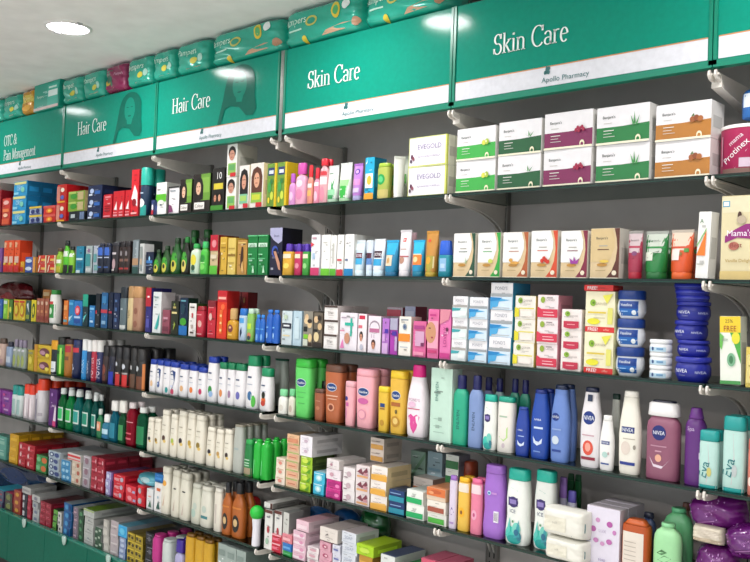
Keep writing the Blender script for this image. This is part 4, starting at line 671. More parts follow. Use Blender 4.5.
jar(3, 616, 646, [291, 319.5, 348], 'white petroleum jelly jar with navy lid', 'dfe2e8', '173a84', rot=16, lidh=.32, bulge=1.0, base=.8, pr=[('r', .12, .14, .8, .92, '1a64b4'), ('r', .14, .52, .78, .9, '173f8c'), ('t', 'Vaseline', .38, .72, .15, 'e8f0f8', .42), ('e', .66, .32, .08, .13, 'e8f2f8'), ('r', .22, .36, .45, .4, '90c0e8')], lidw=.97, obl=True)
jar(3, 649, 672, [340.5, 353, 366], 'flat white cream jar with pale blue label', 'e6e8ea', 'eef0f0', lidh=.3, base=1, bulge=1.0, pr=[('r', .1, .1, .9, .6, 'b8d4e4'), ('e', .3, .4, .06, .2, '2c4a80'), ('r', .5, .3, .8, .5, '6a98c0')], lidw=1.0, obl=True)
def nj(): return [('t', 'NIVEA', .32, .55, .2, 'e6eaf6', .38), ('t', 'Creme', .34, .32, .1, 'a8b0d8', .2), ('t', 'NIVEA', .86, .5, .14, 'c8d0ec', .24)]
NB = '1c2590'
_, _, HJ, _ = jar(3, 675, 712, 358.5, 'largest dark blue cream jar, base of the stack', NB, '232c9c', lidh=.22, base=.86, pr=nj(), obl=True)
JZ = [HJ/.99+.0006]; YJ = .075
def jsp(x0, x1, yb, yt, mk, lab, grp, cat, rot=0):
    h = (ony(693, yt, YJ)[1]-ony(693, yb, YJ)[1]); X0 = ony(x0, (yb+yt)/2, YJ)[0]; X1 = ony(x1, (yb+yt)/2, YJ)[0]; w = (X1-X0)*.9
    o = mk(w, h*.99); o.location = ((X0+X1)/2, YJ-.004, H0+ZS[3]+JZ[0]); o.rotation_euler = (0, 0, radians(rot)); JZ[0] += h; tag(o, lab, cat, grp)
G_ = 'dark blue cream jars in one stack'; mkj = lambda w, h: mk_jar('cream_jar', w, h, NB, '232c9c', .22, 1.0, nj(), .9)
jsp(678, 711, 358.2, 342, mkj, 'dark blue cream jar just above the largest one', G_, 'jar', 4)
jsp(675.5, 709, 342, 322.5, mkj, 'dark blue cream jar with slanted logo, third up', G_, 'jar', -6)
jsp(677, 712, 322.5, 303.5, mkj, 'dark blue cream jar showing its logo twice, fourth up', G_, 'jar', 10)
def mktin(w, hh):
    r_ = root('cream_tin'); m_ = MB(); m_.loft([(0, w/2*.95, w/2*.95, 2), (hh*.45, w/2*.96, w/2*.96, 2)], NB, n=28); m_.build('tin_base', r_)
    m_ = MB(); m_.loft([(hh*.45, w/2, w/2, 2), (hh*.94, w/2, w/2, 2), (hh, w/2*.96, w/2*.96, 2)], '2a34b0', n=28); m_.loft([(hh*.46, w/2*1.005, w/2*1.005, 2), (hh*.52, w/2*1.005, w/2*1.005, 2)], '5a66d0', n=28); m_.build('tin_lid', r_)
    return r_
for i_, (a, b_) in enumerate(((303.5, 297.7), (297.7, 292), (292, 286.3))): jsp(676.5-i_, 711, a, b_, mktin, 'flat dark blue cream tin on the jar stack, '+['lowest of three', 'middle of three', 'topmost'][i_], 'dark blue flat tins on the jar stack', 'tin')
carton(3, 720.5, 742.5, 317.5, 'tall aloe soap carton with yellow free-offer top', 'e8ece0', [('r', 0, .76, 1, 1, 'e8c82c'), ('t', '25%', .45, .93, .05, '7a5a20', .4), ('t', 'FREE', .5, .82, .08, '9a3a20', .6), ('p', [(.5, .76), (1, .76), (1, .3), (.8, .5)], '4aa440'), ('p', [(0, .76), (.2, .7), (.1, .5), (0, .55)], '6ab850'), ('e', .78, .68, .2, .09, 'e0d83a'), ('e', .55, .36, .2, .1, '7ab08a'), ('e', .55, .36, .1, .06, '3f7a50'), ('r', 0, .0, 1, .05, '4a9a50'), ('t', 'aloe', .25, .66, .06, '8aa08a', .3)], side='d8dccc', d=.04, name='soap_carton', tilt=-2, zadd=.003)
carton(3, 745, 768, 347.5, 'yellow carton cut by the right photo edge', 'd8c05a', [('r', .05, .1, .95, .8, 'dccb80'), ('e', .5, .25, .3, .1, 'c86a4a'), ('t', 'aloe', .3, .6, .3, '8a7430', .5, 90)], side='b8a048', d=.05, name='soap_carton')

# ================================================================ shelf 4
BT = dict(name='talc_bottle', cat='bottle')
bottle(4, -6, 6.5, 338, 'peach-white bottle with brown top at left edge', 'c0a498', 'talc', cap=(.2, .8, .6, '5a4a40'), pr=[('e', .5, .6, .3, .2, 'd8c0b0'), ('r', .1, .1, .9, .3, 'a8888a')], n=2, **BT)
bottle(4, 7.5, 13, 342, 'pale blue bottle with dark top', '8ea0bc', 'talc', cap=(.2, .7, .5, '26283c'), pr=[('r', .1, .2, .9, .5, 'b8c4d4')], **BT)
bottle(4, 14, 27, 340, 'clear perfume bottle with grey-violet stopper', '8f9a90', 'oval', cap=(.26, .6, .5, '8a8094'), pr=[('e', .5, .35, .34, .28, '9aa860'), ('r', .2, .8, .8, .9, 'c8c8d0')], n=3, name='perfume_bottle')
carton(4, 27.5, 33, 350, 'mustard carton left of the yellow block', 'b8a428', [('e', .5, .5, .3, .2, 'd8c850'), ('r', .1, .8, .9, .9, '8a8a60')], d=.05)
carton(4, 34, 51.5, [345.5, 359], 'yellow carton with brown floral panel', 'd0b02e', [('e', .6, .5, .3, .3, '6a3a44'), ('e', .5, .45, .16, .16, 'b88a9a'), ('r', 0, 0, .2, 1, 'c8902c'), ('r', .2, .05, .9, .2, 'b89a24'), ('e', .8, .3, .12, .14, 'e0d050')], side='b8982a', d=.07)
bottle(4, 52.5, 59, 341, 'dark bottle with orange cap and white foot', '18242c', 'talc', 3, cap=(.27, 1, .95, 'e0a024'), pr=[('r', .0, 0, 1, .52, 'dfe4e8'), ('r', .2, .2, .8, .24, '8090a0')], name='deodorant_bottle')
DC = dict(name='spray_can', cat='can')
can(4, 60, 66.5, 338, 'green spray can with black cap', '2f8a22', '10160f', caph=.2, pr=[('r', .1, .7, .9, .8, '184818'), ('r', .7, .05, .85, .9, 'a8e060')])
can(4, 67.5, 74.5, 340, 'copper spray can with red and dark top', 'b0702c', '301c20', caph=.14, pr=[('r', .1, .75, .9, .95, 'b02838'), ('r', .2, .5, .8, .62, '6a4428')])
can(4, 75.5, 82.5, 341, 'navy spray can with white zigzag and red top', '14204a', '1a2a5c', caph=.14, pr=[('r', .1, .78, .9, .92, 'c02c3c'), ('p', [(.3, .1), (.6, .3), (.4, .35), (.7, .6), (.3, .4), (.5, .32)], 'd8e0ee')])
can(4, 83.3, 88, 340, 'sky blue spray can with white cap', '2a8acc', 'e4e6e4', caph=.28, pr=[('t', 'PARK', .5, .45, .45, 'd0e8f8', .7, 90)])
can(4, 88.4, 92.2, 341, 'navy spray can with white cap', '182a50', 'e0e0de', caph=.28, pr=[('t', 'COOL', .5, .45, .45, 'c8d0e0', .7, 90)])
can(4, 93, 97.5, 341, 'crimson spray can with white cap and pale lettering', 'a82038', 'e4e0dc', caph=.28, pr=[('t', 'POWER', .5, .45, .5, 'f0d8dc', .8, 90)])
can(4, 98, 103.5, 341.5, 'navy and crimson spray can with white cap', '242a58', 'dcdad6', caph=.28, pr=[('r', .1, .05, .5, .9, 'c02c44'), ('t', 'POWER', .65, .45, .4, 'e0d8e8', .8, 90)], rows=3)
can(4, 104.5, 110, 347, 'brown-black spray can with rust print', '2c1a1a', '100c10', caph=.28, pr=[('e', .5, .5, .3, .2, '7a3a2c'), ('r', .2, .1, .8, .3, '5a2820')], rows=3)
can(4, 110.7, 117, 348, 'black spray can with cobalt foot', '14142a', '0c0c12', caph=.26, pr=[('r', .02, .0, .98, .45, '1c2aa0'), ('p', [(.3, .5), (.8, .75), (.6, .5)], '5a78d0')], rows=3)
can(4, 117.7, 123.5, 348.5, 'black spray can with scarlet foot, beside cobalt can', '14100f', '1c1c20', caph=.3, pr=[('r', .02, 0, .98, .42, 'b82424'), ('e', .5, .8, .15, .08, 'c8ccd4'), ('r', .2, .44, .8, .48, 'e0b0a0')], rows=3)
can(4, 124.3, 131, 349, 'black spray can with scarlet foot and white disc', '14100f', '1c1c20', caph=.3, pr=[('r', .02, 0, .98, .42, 'c82828'), ('e', .5, .72, .24, .1, 'c8ccd4'), ('r', .1, .44, .9, .5, 'a8a0a0')], rows=3)
can(4, 132, 138.5, 350, 'black spray can with brown foot', '12100e', '1e1c1c', caph=.3, pr=[('r', .02, 0, .98, .5, '5a3c28'), ('r', .3, .66, .6, .8, 'b0b0b0')], rows=3)
can(4, 139.3, 147.5, 351, 'black spray can with brown foot and orange edge', '12100e', '242222', caph=.3, pr=[('r', .02, 0, .98, .45, '6a3c26'), ('r', .86, 0, .97, .9, 'd8834a'), ('e', .4, .72, .2, .1, 'c0c4c8')], rows=3)
def hs(x0, x1, yt, lab, blob, cap='1c3a9c', capf=.16, rows=3, pos=(.5, .3), extra=()):
    bottle(4, x0, x1, yt, lab, 'e6e4e6', 'shampoo', 3, cap=(capf, .86, .86, cap), pr=[('e', pos[0], pos[1], .2, .11, blob), ('r', .25, .72, .6, .76, '405070'), ('r', .25, .56, .7, .58, 'a8b0c0')]+list(extra), rows=rows, name='shampoo_bottle', cat='bottle', dr=.62)
navo = [('p', [(.02, .1), (.02, .5), (.2, .86), (.5, .9), (.8, .85), (.75, .5), (.5, .2)], '1d3c78'), ('r', .3, .3, .6, .34, 'c8d4f0')]
hs(150.5, 157, 361, 'white blue-capped shampoo bottle with peach mark', 'e0b890')
hs(157.5, 164, 362, 'blue-capped shampoo bottle with navy oval, left of teal-mark one', '3a5a9c', extra=navo)
hs(164.5, 171, 363, 'white blue-capped shampoo bottle with teal corner', '1f8a8a', pos=(.7, .15))
hs(171.5, 180, 364, 'blue-capped shampoo bottle with navy oval, right of teal-mark one', 'b83a5a', extra=navo, pos=(.5, .12))
hs(180.5, 189.5, 366, 'white blue-capped shampoo bottle with beige sun', 'd8a878')
hs(190, 198.5, 367, 'white blue-capped shampoo bottle with orange swirl', 'e07a3a')
hs(199, 207.5, 369, 'white blue-capped shampoo bottle with raspberry swirl', 'b82a5c')
hs(208.5, 218.5, 358, 'taller blue-capped shampoo bottle with green swirl', '2a8a3c', capf=.14, extra=(('e', .6, .2, .2, .08, '90b0d8'),), rows=2)
hs(219.5, 227.5, 363.5, 'green-capped shampoo bottle with orange spray', 'd8884a', '127a50', rows=2)
hs(228, 235.5, 364, 'green-capped shampoo bottle with mauve spray', '9a7a98', '127a50', rows=2)
hs(236, 246.5, 365, 'wider green-capped shampoo bottle with indigo spray', '6a6ab0', '127a50', rows=2)
hs(248, 260, 356.5, 'tallest green-capped shampoo bottle with blue feather and gel sachet', '3a6a98', '178a5c', capf=.2, rows=2, extra=(('p', [(.62, .05), (.62, .34), (.98, .34), (.98, .05)], 'cfe4c8'), ('e', .8, .18, .14, .14, '4ab03c')))
hs(261.5, 273, 369, 'green-capped shampoo bottle with black and orange figure', 'd8662c', '178a5c', capf=.2, rows=1, extra=(('e', .5, .46, .16, .1, '20241c'), ('e', .5, .22, .2, .08, 'b83a2c')))
bottle(4, 275, 287, 359, 'tall pale grey-white bottle standing far back', 'c4ccc4', 'shampoo', 3, cap=(.04, .9, .9, '1a6a50'), name='shampoo_bottle', y=.16)
LO = dict(name='lotion_bottle', cat='bottle')
bottle(4, 279.5, 288, 391, 'tiny white bottle with light green cap, left of pair', 'e4e4dc', 'oval', cap=(.27, .8, .8, '7fd098'), pr=[('e', .5, .35, .25, .18, 'd0ccc0')], **LO)
bottle(4, 288.8, 294.8, 391, 'tiny cream bottle with light green cap, right of pair', 'd8d4c4', 'oval', cap=(.27, .8, .8, '70c48a'), pr=[('e', .5, .35, .25, .18, 'b8a898')], **LO)
def vas(x0, x1, yt, lab, c, cc, pr, rows=2, capf=.13, logo=True, **kw):
    L = [('e', .5, .70, .30, .085, 'dfe6ee'), ('e', .5, .70, .28, .075, '1d3f7c'), ('t', 'Vaseline', .5, .70, .05, 'ffffff', .46)] if logo else []
    bottle(4, x0, x1, yt, lab, c, 'wedge', 3.4, cap=(capf, 1, .98, cc), pr=L+pr, rows=rows, **LO)
vas(297, 314, 361.5, 'green body lotion bottle with navy oval logo', '62cf66', '39b83e', [('r', .3, .5, .8, .51, '3f9a4c'), ('r', .3, .4, .7, .41, '3f9a4c'), ('r', .35, .28, .75, .29, '3f9a4c')], capf=.15)
vas(315, 324.5, 391, 'small cocoa-brown lotion bottle beside the green one', '9a5638', '5c3a2c', [('e', .5, .45, .2, .07, 'b87858'), ('r', .25, .7, .75, .72, 'd0a088')], rows=1, logo=False)
bottle(4, 318, 327, 381, 'black-capped bottle tucked behind the small brown lotion', '2a1e1a', 'oval', cap=(.2, .8, .8, '14100e'), y=.075, **LO)
vas(326.5, 344.5, 366, 'large copper-brown body lotion bottle with navy oval logo', 'b4633c', '6a4636', [('r', .2, .52, .85, .54, 'e0b8a0'), ('r', .3, .46, .8, .475, 'e0b8a0'), ('e', .5, .3, .2, .08, 'd89878'), ('e', .5, .3, .12, .05, '7a3a28')], capf=.13)
vas(346, 355.5, 382, 'small pink body lotion bottle left of the large one', 'e8a8b0', 'e2aab2', [('e', .25, .7, .16, .06, '2c3a8a'), ('r', .2, .5, .5, .6, 'c85a9a'), ('r', .2, .2, .3, .45, 'd88ab8')], rows=1, logo=False)
vas(357.5, 377, 369, 'large pink body lotion bottle with navy oval logo', 'eeaab4', 'f0a8b4', [('e', .5, .52, .28, .06, 'c8609c'), ('e', .45, .26, .22, .1, 'd890a8'), ('e', .45, .26, .17, .075, 'eeaab4')])
vas(378.5, 389.5, 386.5, 'small yellow body lotion bottle left of the large one', 'e0b83c', 'e8c82c', [('r', .3, .62, .75, .72, '1d3f7c'), ('r', .3, .56, .75, .6, 'a06a30'), ('e', .5, .22, .2, .08, 'b88a28')], rows=1, logo=False)
vas(391, 407, 371.5, 'large yellow body lotion bottle with navy oval logo', 'e2b443', 'eac22c', [('r', .2, .5, .8, .57, 'a8622c'), ('e', .55, .4, .08, .04, '6a5a28'), ('e', .5, .22, .28, .1, 'b8862a'), ('e', .52, .23, .16, .06, 'e0c070')])
bottle(4, 408, 428, 367, 'white and pink lotion bottle with hot pink cap', 'ece2e8', 'lotion', 2.8, cap=(.17, .62, .58, 'dc1f80'), pr=[('p', [(.2, .34), (.35, .38), (.5, .34), (.65, .38), (.8, .34), (.65, .14), (.5, .05), (.35, .14)], 'd84a94'), ('t', "POND'S", .5, .62, .05, 'b890a8', .55), ('r', .15, .46, .8, .475, 'c83a68'), ('e', .4, .54, .2, .05, 'e0b8d0')], **LO)
bottle(4, 414, 422, 366, 'pink-capped lotion bottle behind the white and pink one', 'd8a8b8', 'lotion', 2.8, cap=(.14, .62, .58, '8a1c48'), y=.12, **LO)
carton(4, 429.5, 451.5, 371, 'pale mint bath carton with vertical grey lettering', 'bfdccc', [('t', 'ENLIVEN', .3, .68, .13, '4a7a74', .42, 90), ('r', .2, .2, .6, .21, '98b8a8'), ('r', .2, .12, .7, .13, '98b8a8'), ('r', .2, .3, .5, .31, '98b8a8')], side='cfe2d6', top='d4e4dc', d=.05, name='bath_carton')
def enl(x0, x1, yt, lab, c, t, rows=1, **kw):
    bottle(4, x0, x1, yt, lab, c, 'square', 3, cap=(.2, .58, .56, '1a1c5c'), pr=([('t', t, .48, .45, .2, '123c4c', .6, 90)] if t else []), name='shower_gel_bottle', cat='bottle', rows=rows, **kw)
enl(453.5, 468, 378, 'green shower gel bottle with navy cap and vertical lettering', '28a884', 'ENLIVEN')
enl(469, 483, 378, 'grey-blue shower gel bottle with navy cap and vertical lettering', '7d94c4', 'ENLIVEN')
enl(482, 493, 377, 'violet shower gel bottle behind the grey-blue one', '7c80a8', None, y=.09)
enl(493.5, 504, 378, 'pale shower gel bottle behind the teal-capped one', '8aa8a8', None, y=.09)
enl(509, 530, 379, 'green shower gel bottle with near-black cap in back', '2c8a70', None, y=.09, n=2)
def sham(k, x0, x1, yt, lab, body='e9ece6', capc='1fae9a', capf=.13, badge=True, prof='waist', t=None, **kw):
    P = [('p', [(.06, .80), (.62, .84), (.3, .88), (.06, .9)], '1aa898'), ('e', .42, .66, .22, .085, '3a2c6a'), ('r', .2, .6, .62, .73, '3a2c6a'), ('r', .27, .63, .56, .70, '8a7ab8')] if badge else []
    P += [('e', .35, .16, .24, .12, '3fc0b0'), ('e', .6, .25, .18, .1, '74c8b8'), ('e', .5, .08, .3, .07, '1f9a94'), ('e', .72, .14, .1, .07, '2a7a8a')] if badge else []
    if t: P.append(('t', t, .42, .52, .055, '1c2c5c', .42)); P += [('p', [(.1, .1), (.3, .42), (.36, .2)], '5ac4b8'), ('p', [(.5, .1), (.7, .4), (.76, .14)], '3a9aa4'), ('e', .45, .36, .04, .02, '4a8a5a'), ('e', .62, .2, .1, .05, '2a6a88')]
    bottle(k, x0, x1, yt, lab, body, prof, 3, cap=(capf, .86, .84, capc), pr=P, name='shampoo_bottle', cat='bottle', **kw)
sham(4, 483.5, 497, 397, 'white shampoo bottle with purple badge and teal cap')
bottle(4, 498, 514.5, 399, 'white bottle with pale green triangle and teal back edge', 'e9e4dc', 'talc', 3.2, cap=(.1, .98, .95, '1b9c84'), pr=[('p', [(.2, .3), (.75, .52), (.75, .3), (.5, .22)], 'b8d88a'), ('r', .2, .7, .7, .73, 'a8c0a8'), ('e', .5, .14, .1, .05, 'c8b8c0')], name='lotion_bottle')
def niv(x0, x1, yt, lab, c, pr, capc, capf=.06, prof='lotion', rows=1, logo=(.5, .62, .3, .07, 'oval'), cw=.66, **kw):
    L = []
    if logo:
        cx, cy, rx, ry, kind = logo
        L = [('e', cx, cy, rx, ry, '14307c')] if kind == 'oval' else [('r', cx-rx, cy-ry*.5, cx+rx, cy+ry*.5, '1c2f74')] if kind == 'bar' else []
        L.append(('t', 'NIVEA', cx, cy, ry*.62, 'eef2fa', rx*1.7))
    bottle(4, x0, x1, yt, lab, c, prof, 2.8, cap=(capf, cw, cw*.95, capc), pr=L+pr, rows=rows, name='lotion_bottle', cat='bottle', **kw)
moon = [('p', [(.25, .34), (.3, .24), (.5, .2), (.75, .24), (.78, .32), (.6, .26), (.42, .27)], 'd0dcf0')]
niv(516, 530, 409, 'small navy lotion bottle with white crescent', '22409a', [('r', .3, .42, .75, .44, 'a0b4e0')]+moon, '1c3c90', logo=(.45, .56, .3, .05, 'txt'))
niv(531.5, 550, 391, 'large navy lotion bottle with white crescent', '234aa4', [('r', .3, .46, .8, .49, 'c8d8f0')]+moon+[('r', .3, .1, .7, .12, '7090d0')], '182c7c', logo=(.5, .6, .3, .05, 'txt'), rows=2)
niv(551.5, 570.5, 386, 'periwinkle blue lotion bottle with dark cap', '6886c8', [('e', .38, .3, .2, .06, 'c8d4e0'), ('r', .2, .14, .7, .17, '24408c'), ('r', .2, .44, .7, .46, '90a8d8')], '1a2848', logo=(.35, .62, .22, .055, 'oval'), rows=2)
niv(581, 602, 388.5, 'white lotion bottle with round navy logo and red flower', 'e4e0e2', [('e', .5, .26, .26, .1, 'd8503c'), ('e', .5, .27, .14, .06, 'f0a090'), ('r', .15, .10, .85, .14, '8c2438'), ('r', .2, .42, .8, .435, 'c89aa8'), ('r', .4, .88, .64, .97, '24304c')], '1c2440', logo=(.5, .66, .3, .09, 'oval'))
niv(600, 614.5, 416.5, 'small white lotion bottle in front of two larger ones', 'eceae8', [('e', .5, .32, .2, .06, 'b0d0c8'), ('r', .2, .12, .8, .15, '2c4a90'), ('e', .75, .35, .06, .03, 'b8a0a0')], 'efefec', capf=.1, logo=(.5, .56, .3, .07, 'bar'), cw=.62)
bottle(4, 610, 621, 393.5, 'cream lotion bottle with dark green cap standing behind', 'd4d4c8', 'lotion', cap=(.08, .7, .7, '1c3a30'), y=.10, **LO)
niv(619.5, 642, 392, 'large cream lotion bottle with navy logo bar', 'ece8dc', [('e', .42, .34, .22, .09, 'dccfc4'), ('r', .15, .12, .85, .16, '24388a'), ('e', .82, .36, .06, .03, '9a9488'), ('r', .3, .46, .85, .47, 'b0a898')], 'efebe2', capf=.08, logo=(.5, .58, .3, .08, 'bar'), cw=.66)
bottle(4, 647, 681, 403.5, 'mauve shower gel bottle with broad white cap', '90566e', 'square', 3, cap=(.18, .96, .9, 'eceaea', '2a2c40'), pr=[('e', .45, .74, .22, .12, '18246c'), ('t', 'NIVEA', .45, .74, .06, 'f0f0f8', .36), ('p', [(.15, .36), (.3, .24), (.6, .22), (.8, .34), (.55, .18), (.3, .2)], 'e0d0dc'), ('e', .45, .34, .1, .06, 'e0a890'), ('r', .2, .52, .7, .54, 'b8889c'), ('r', .35, .44, .55, .46, 'c89aac')], name='shower_gel_bottle', dr=.5)
bottle(4, 684.5, 706, 409, 'deep purple bottle with rounded dome top', '5e2a78', 'square', 2.2, cap=(.14, .72, .5, '6a3288'), pr=[('t', 'Spa', .4, .84, .08, 'cdb8d8', .5), ('r', .8, .4, .9, .5, 'c8b8d0')], name='shower_gel_bottle', dr=.8)
def eva(x0, x1, yt, lab, tr, rows=2, d=None):
    bottle(4, x0, x1, yt, lab, 'b9dcd4', 'talc', 3.2, cap=(.19, 1, .96, '1f9c98'), pr=[('p', [(.45, .12), (.95, .12), (.95, .95), (.5, .95), (.55, .6)], 'c8c8c8'), ('r', .02, 0, .98, .07, '1f9c98'), ('t', 'Eva', .32, .40, .34, '17757a', .62, 78), ('e', .6, .35, .12, .1, tr)], rows=rows, name='deodorant_bottle', cat='bottle', dr=.6)
eva(699.5, 719.5, 431, 'shorter mint deodorant bottle with teal cap', 'c8c070')
eva(723, 746.5, 416, 'taller mint deodorant bottle with teal cap', 'b8c0c0')
bottle(4, 747.5, 766, 438, 'salmon pink bottle at the right photo edge', 'd07a6e', 'talc', 3, cap=(.2, 1, .96, 'c86a60'), pr=[('e', .2, .3, .15, .1, 'f0d0c8')], name='deodorant_bottle')

# ================================================================ shelf 5
carton(5, -8, 10, [389.5, 401], 'magenta-purple carton with pale script', '8c3f9a', [('r', .3, .3, .9, .45, 'c8a0d0'), ('e', .3, .7, .16, .14, 'c04a90'), ('r', .5, .1, .9, .2, '5a3a98')], d=.06, n=2)
can(5, 14.5, 24.5, 386, 'white spray can with teal cap', 'ccd6d4', '1c8c84', caph=.3, pr=[('r', .3, .1, .8, .8, '9ab8b4')], n=2)
can(5, 26, 35.5, 385, 'white and pink spray can with flat red cap', 'd6ccd0', 'e03a1c', caph=.28, pr=[('r', .2, .1, .5, .85, 'b898a4'), ('r', .6, .1, .8, .85, 'e8dce0')], n=2)
can(5, 37, 40.8, 384, 'grey-white spray can with red cap, squeezed between', 'b8b4bc', 'd83418', caph=.25, pr=[('r', .3, .1, .7, .8, '8a8694')])
can(5, 41, 47.5, 380, 'tallest white spray can with glossy red cap', 'd0ccd0', 'e4401e', caph=.26, pr=[('r', .2, .2, .4, .8, 'a8a0a8'), ('r', .55, .2, .9, .3, 'a8a0a8')], rows=4)
carton(5, 48.5, 56.5, 389, 'violet carton with pink foot and diagonal word', '55206e', [('p', [(.55, 0), (.95, 0), (.95, .5), (.8, .6)], 'e0d0e0'), ('r', .55, 0, .95, .14, 'd0407c'), ('e', .4, .85, .12, .05, 'a880c0')], d=.06, rows=3, side='3c1450')
MW = dict(name='mouthwash_bottle', cat='bottle')
def mw(x0, x1, yt, lab, c, capc='dfe4e2', capf=.15, lc='38b868', rows=2, prof='round', **kw):
    bottle(5, x0, x1, yt, lab, c+'!', prof, 2.6, cap=(capf, .5, .46, capc), pr=[('r', .12, .22, .88, .62, 'c8d8d0'), ('r', .18, .27, .82, .58, lc)], rows=rows, dr=.65, **MW)
mw(60, 66.5, 389, 'green mouthwash bottle nearest the violet cartons', '14703c')
mw(67.2, 74.5, 391, 'green mouthwash bottle with white-framed lime label', '148a48', lc='30b44c')
mw(75.2, 83, 392, 'teal mouthwash bottle with framed square label', '12706c', lc='2a9a90')
mw(83.8, 91.5, 394, 'teal-green mouthwash bottle with small square label', '14685c', lc='1c8a70')
mw(92.2, 97.5, 396, 'dark teal mouthwash bottle with thin neck', '0f5a54', lc='2a8a78')
bottle(5, 97.8, 102.5, 410, 'little green mouthwash bottle with salmon label', '1a7044', 'round', cap=(.2, .5, .46, 'c8d0cc'), pr=[('r', .1, .3, .9, .7, 'd88a6a'), ('e', .5, .5, .25, .12, 'e8c0a8')], **MW)
bottle(5, 103, 110.5, 416, 'small sky blue mouthwash bottle with white cap', '4a98b8!', 'oval', cap=(.32, .7, .62, 'e6e8e6'), pr=[('r', .1, .3, .9, .6, 'b8d8e8'), ('r', .1, .05, .9, .2, '1c6a98')], **MW)
bottle(5, 111.3, 119, 402, 'tall teal mouthwash bottle with tall white cap', '156a80!', 'round', cap=(.25, .8, .76, 'e8e6e2'), pr=[('r', .15, .1, .85, .6, '1a7c94')], **MW)
bottle(5, 119.8, 126.5, 402, 'dark green mouthwash bottle with tall white cap', '1e5a38!', 'round', cap=(.28, .95, .88, 'e4e2da'), pr=[('r', .15, .1, .85, .6, '3a8a50')], **MW)
bottle(5, 127.5, 136.5, 404, 'crimson mouthwash bottle with white cap', '98142c!', 'oval', cap=(.14, .6, .56, 'e4d8d8'), pr=[('r', .1, .62, .9, .64, 'e0a0a8'), ('r', .2, .3, .8, .34, 'd05868'), ('r', .2, .15, .8, .2, 'd05868')], rows=2, **MW)
bottle(5, 138, 147.5, 409, 'deep green mouthwash bottle with short white cap', '0e5a3c!', 'oval', cap=(.14, .62, .58, 'e4e6e2'), pr=[('r', .1, .1, .9, .62, '1b7a4a')], rows=2, **MW)
def dove(x0, x1, yt, lab, mark, rows=3, k=5, capc='e2dccc', d2=None, **kw):
    bottle(k, x0, x1, yt, lab, 'e2dccc', 'shampoo', 3, cap=(.12, .86, .84, capc), pr=[('e', .5, .42, .2, .07, mark), ('e', .62, .34, .16, .04, 'd8b868'), ('r', .3, .74, .7, .76, '98907c'), ('r', .25, .62, .7, .63, 'b0a890')], rows=rows, name='shampoo_bottle', cat='bottle', dr=.62, **kw)
dove(148.8, 155, 419, 'shorter ivory shampoo bottle with black mark', '1c1c28')
dove(155.5, 162, 420, 'shorter ivory shampoo bottle with amber mark', '8a6a28')
dove(163, 171, 411, 'tall ivory shampoo bottle with brown mark', '4a3028')
dove(171.5, 178.5, 415, 'ivory shampoo bottle with lime mark', 'a0b83c')
dove(179, 187.5, 412, 'tall ivory shampoo bottle with dark plum mark', '30202c')
dove(188, 196.5, 414, 'tall ivory shampoo bottle with golden mark', 'b8983c')
dove(197, 206.5, 416, 'tall ivory shampoo bottle with olive-gold mark', '8a7430')
dove(207.5, 216, 428, 'small ivory shampoo bottle with charcoal mark', '28242c', rows=2)
dove(216.8, 224.5, 430, 'small ivory shampoo bottle with ochre mark', 'b89050', rows=2)
dove(225, 233, 430, 'small ivory shampoo bottle with dark brown mark', '3c2c28', rows=2)
bottle(5, 234.5, 244.5, 425, 'frosted grey shampoo bottle left of green bottles', 'b0b4ac', 'shampoo', 3, cap=(.05, .86, .84, '9a9484'), pr=[('r', .2, .5, .7, .54, '98a8a8')], name='shampoo_bottle', rows=4, dr=.6)
bottle(5, 245.5, 254, 440, 'short green shampoo bottle with pale brown foot', '1c7a3c', 'shampoo', 3, cap=(.14, .8, .7, '28a04c'), pr=[('r', .02, 0, .98, .26, '9a8a70'), ('r', .2, .5, .8, .53, 'b8d8c0'), ('r', .2, .4, .8, .43, 'b8d8c0'), ('r', .2, .32, .8, .35, 'b8d8c0')], name='shampoo_bottle', rows=2)
bottle(5, 255.5, 270.5, 441, 'vivid green shampoo bottle with rounded corners', '1fae38', 'square', 3, cap=(.05, .5, .45, '2ac846'), pr=[('p', [(.2, .1), (.25, .5), (.35, .5), (.3, .1)], '78d890'), ('e', .35, .97, .12, .02, 'e0f0e0')], name='shampoo_bottle', rows=3, d=.04, n=2)
# soap cartons, middle bay
SO = dict(name='soap_carton', cat='carton')
carton(5, 275.2, 284.8, [458.5, 468, 477], 'small white soap carton with peach print at bay start', 'e9dccc', [('e', .5, .45, .2, .2, 'd88a7a'), ('r', .15, .7, .85, .8, 'c8a890')], side='d8ccb4', d=.09, **SO)
carton(5, 286, 299, [444, 453, 461.5, 470.5, 479.5], 'peach-banded soap carton in the tall pile', 'e4c8a4', [('r', .08, .2, .92, .78, 'dca888'), ('r', .2, .4, .8, .5, 'b86a50'), ('r', 0, .9, 1, 1, '9ab060')], side='c8b48c', d=.10, **SO)
on_top(5, 287, 299.5, 445, 435, 'orange-peach soap carton topping the tall pile', 'e0b48c', [('r', .1, .2, .9, .6, 'cf8a68')], side='b8a484', top='b89a78', d=.12, **SO)
carton(5, 300, 311.8, [457, 466, 475, 484], 'lime green soap carton with bright leaf print', '9cc42c', [('e', .4, .5, .25, .3, 'c8dc50'), ('p', [(.5, .1), (.9, .7), (.8, .1)], '5a9a20'), ('r', .1, .8, .6, .9, 'e0e8a0')], side='3a4a1c', top='8ab028', d=.11, **SO)
on_top(5, 299.8, 312.5, 457, [436.5, 446.8], 'long white soap carton laid across lime cartons', 'ece6ec', [('e', .5, .5, .15, .16, 'c8b0c0'), ('r', .2, .75, .7, .8, 'c0b8c8')], side='dcd8d8', top='d8d4d4', d=.15, y=.013, **SO)
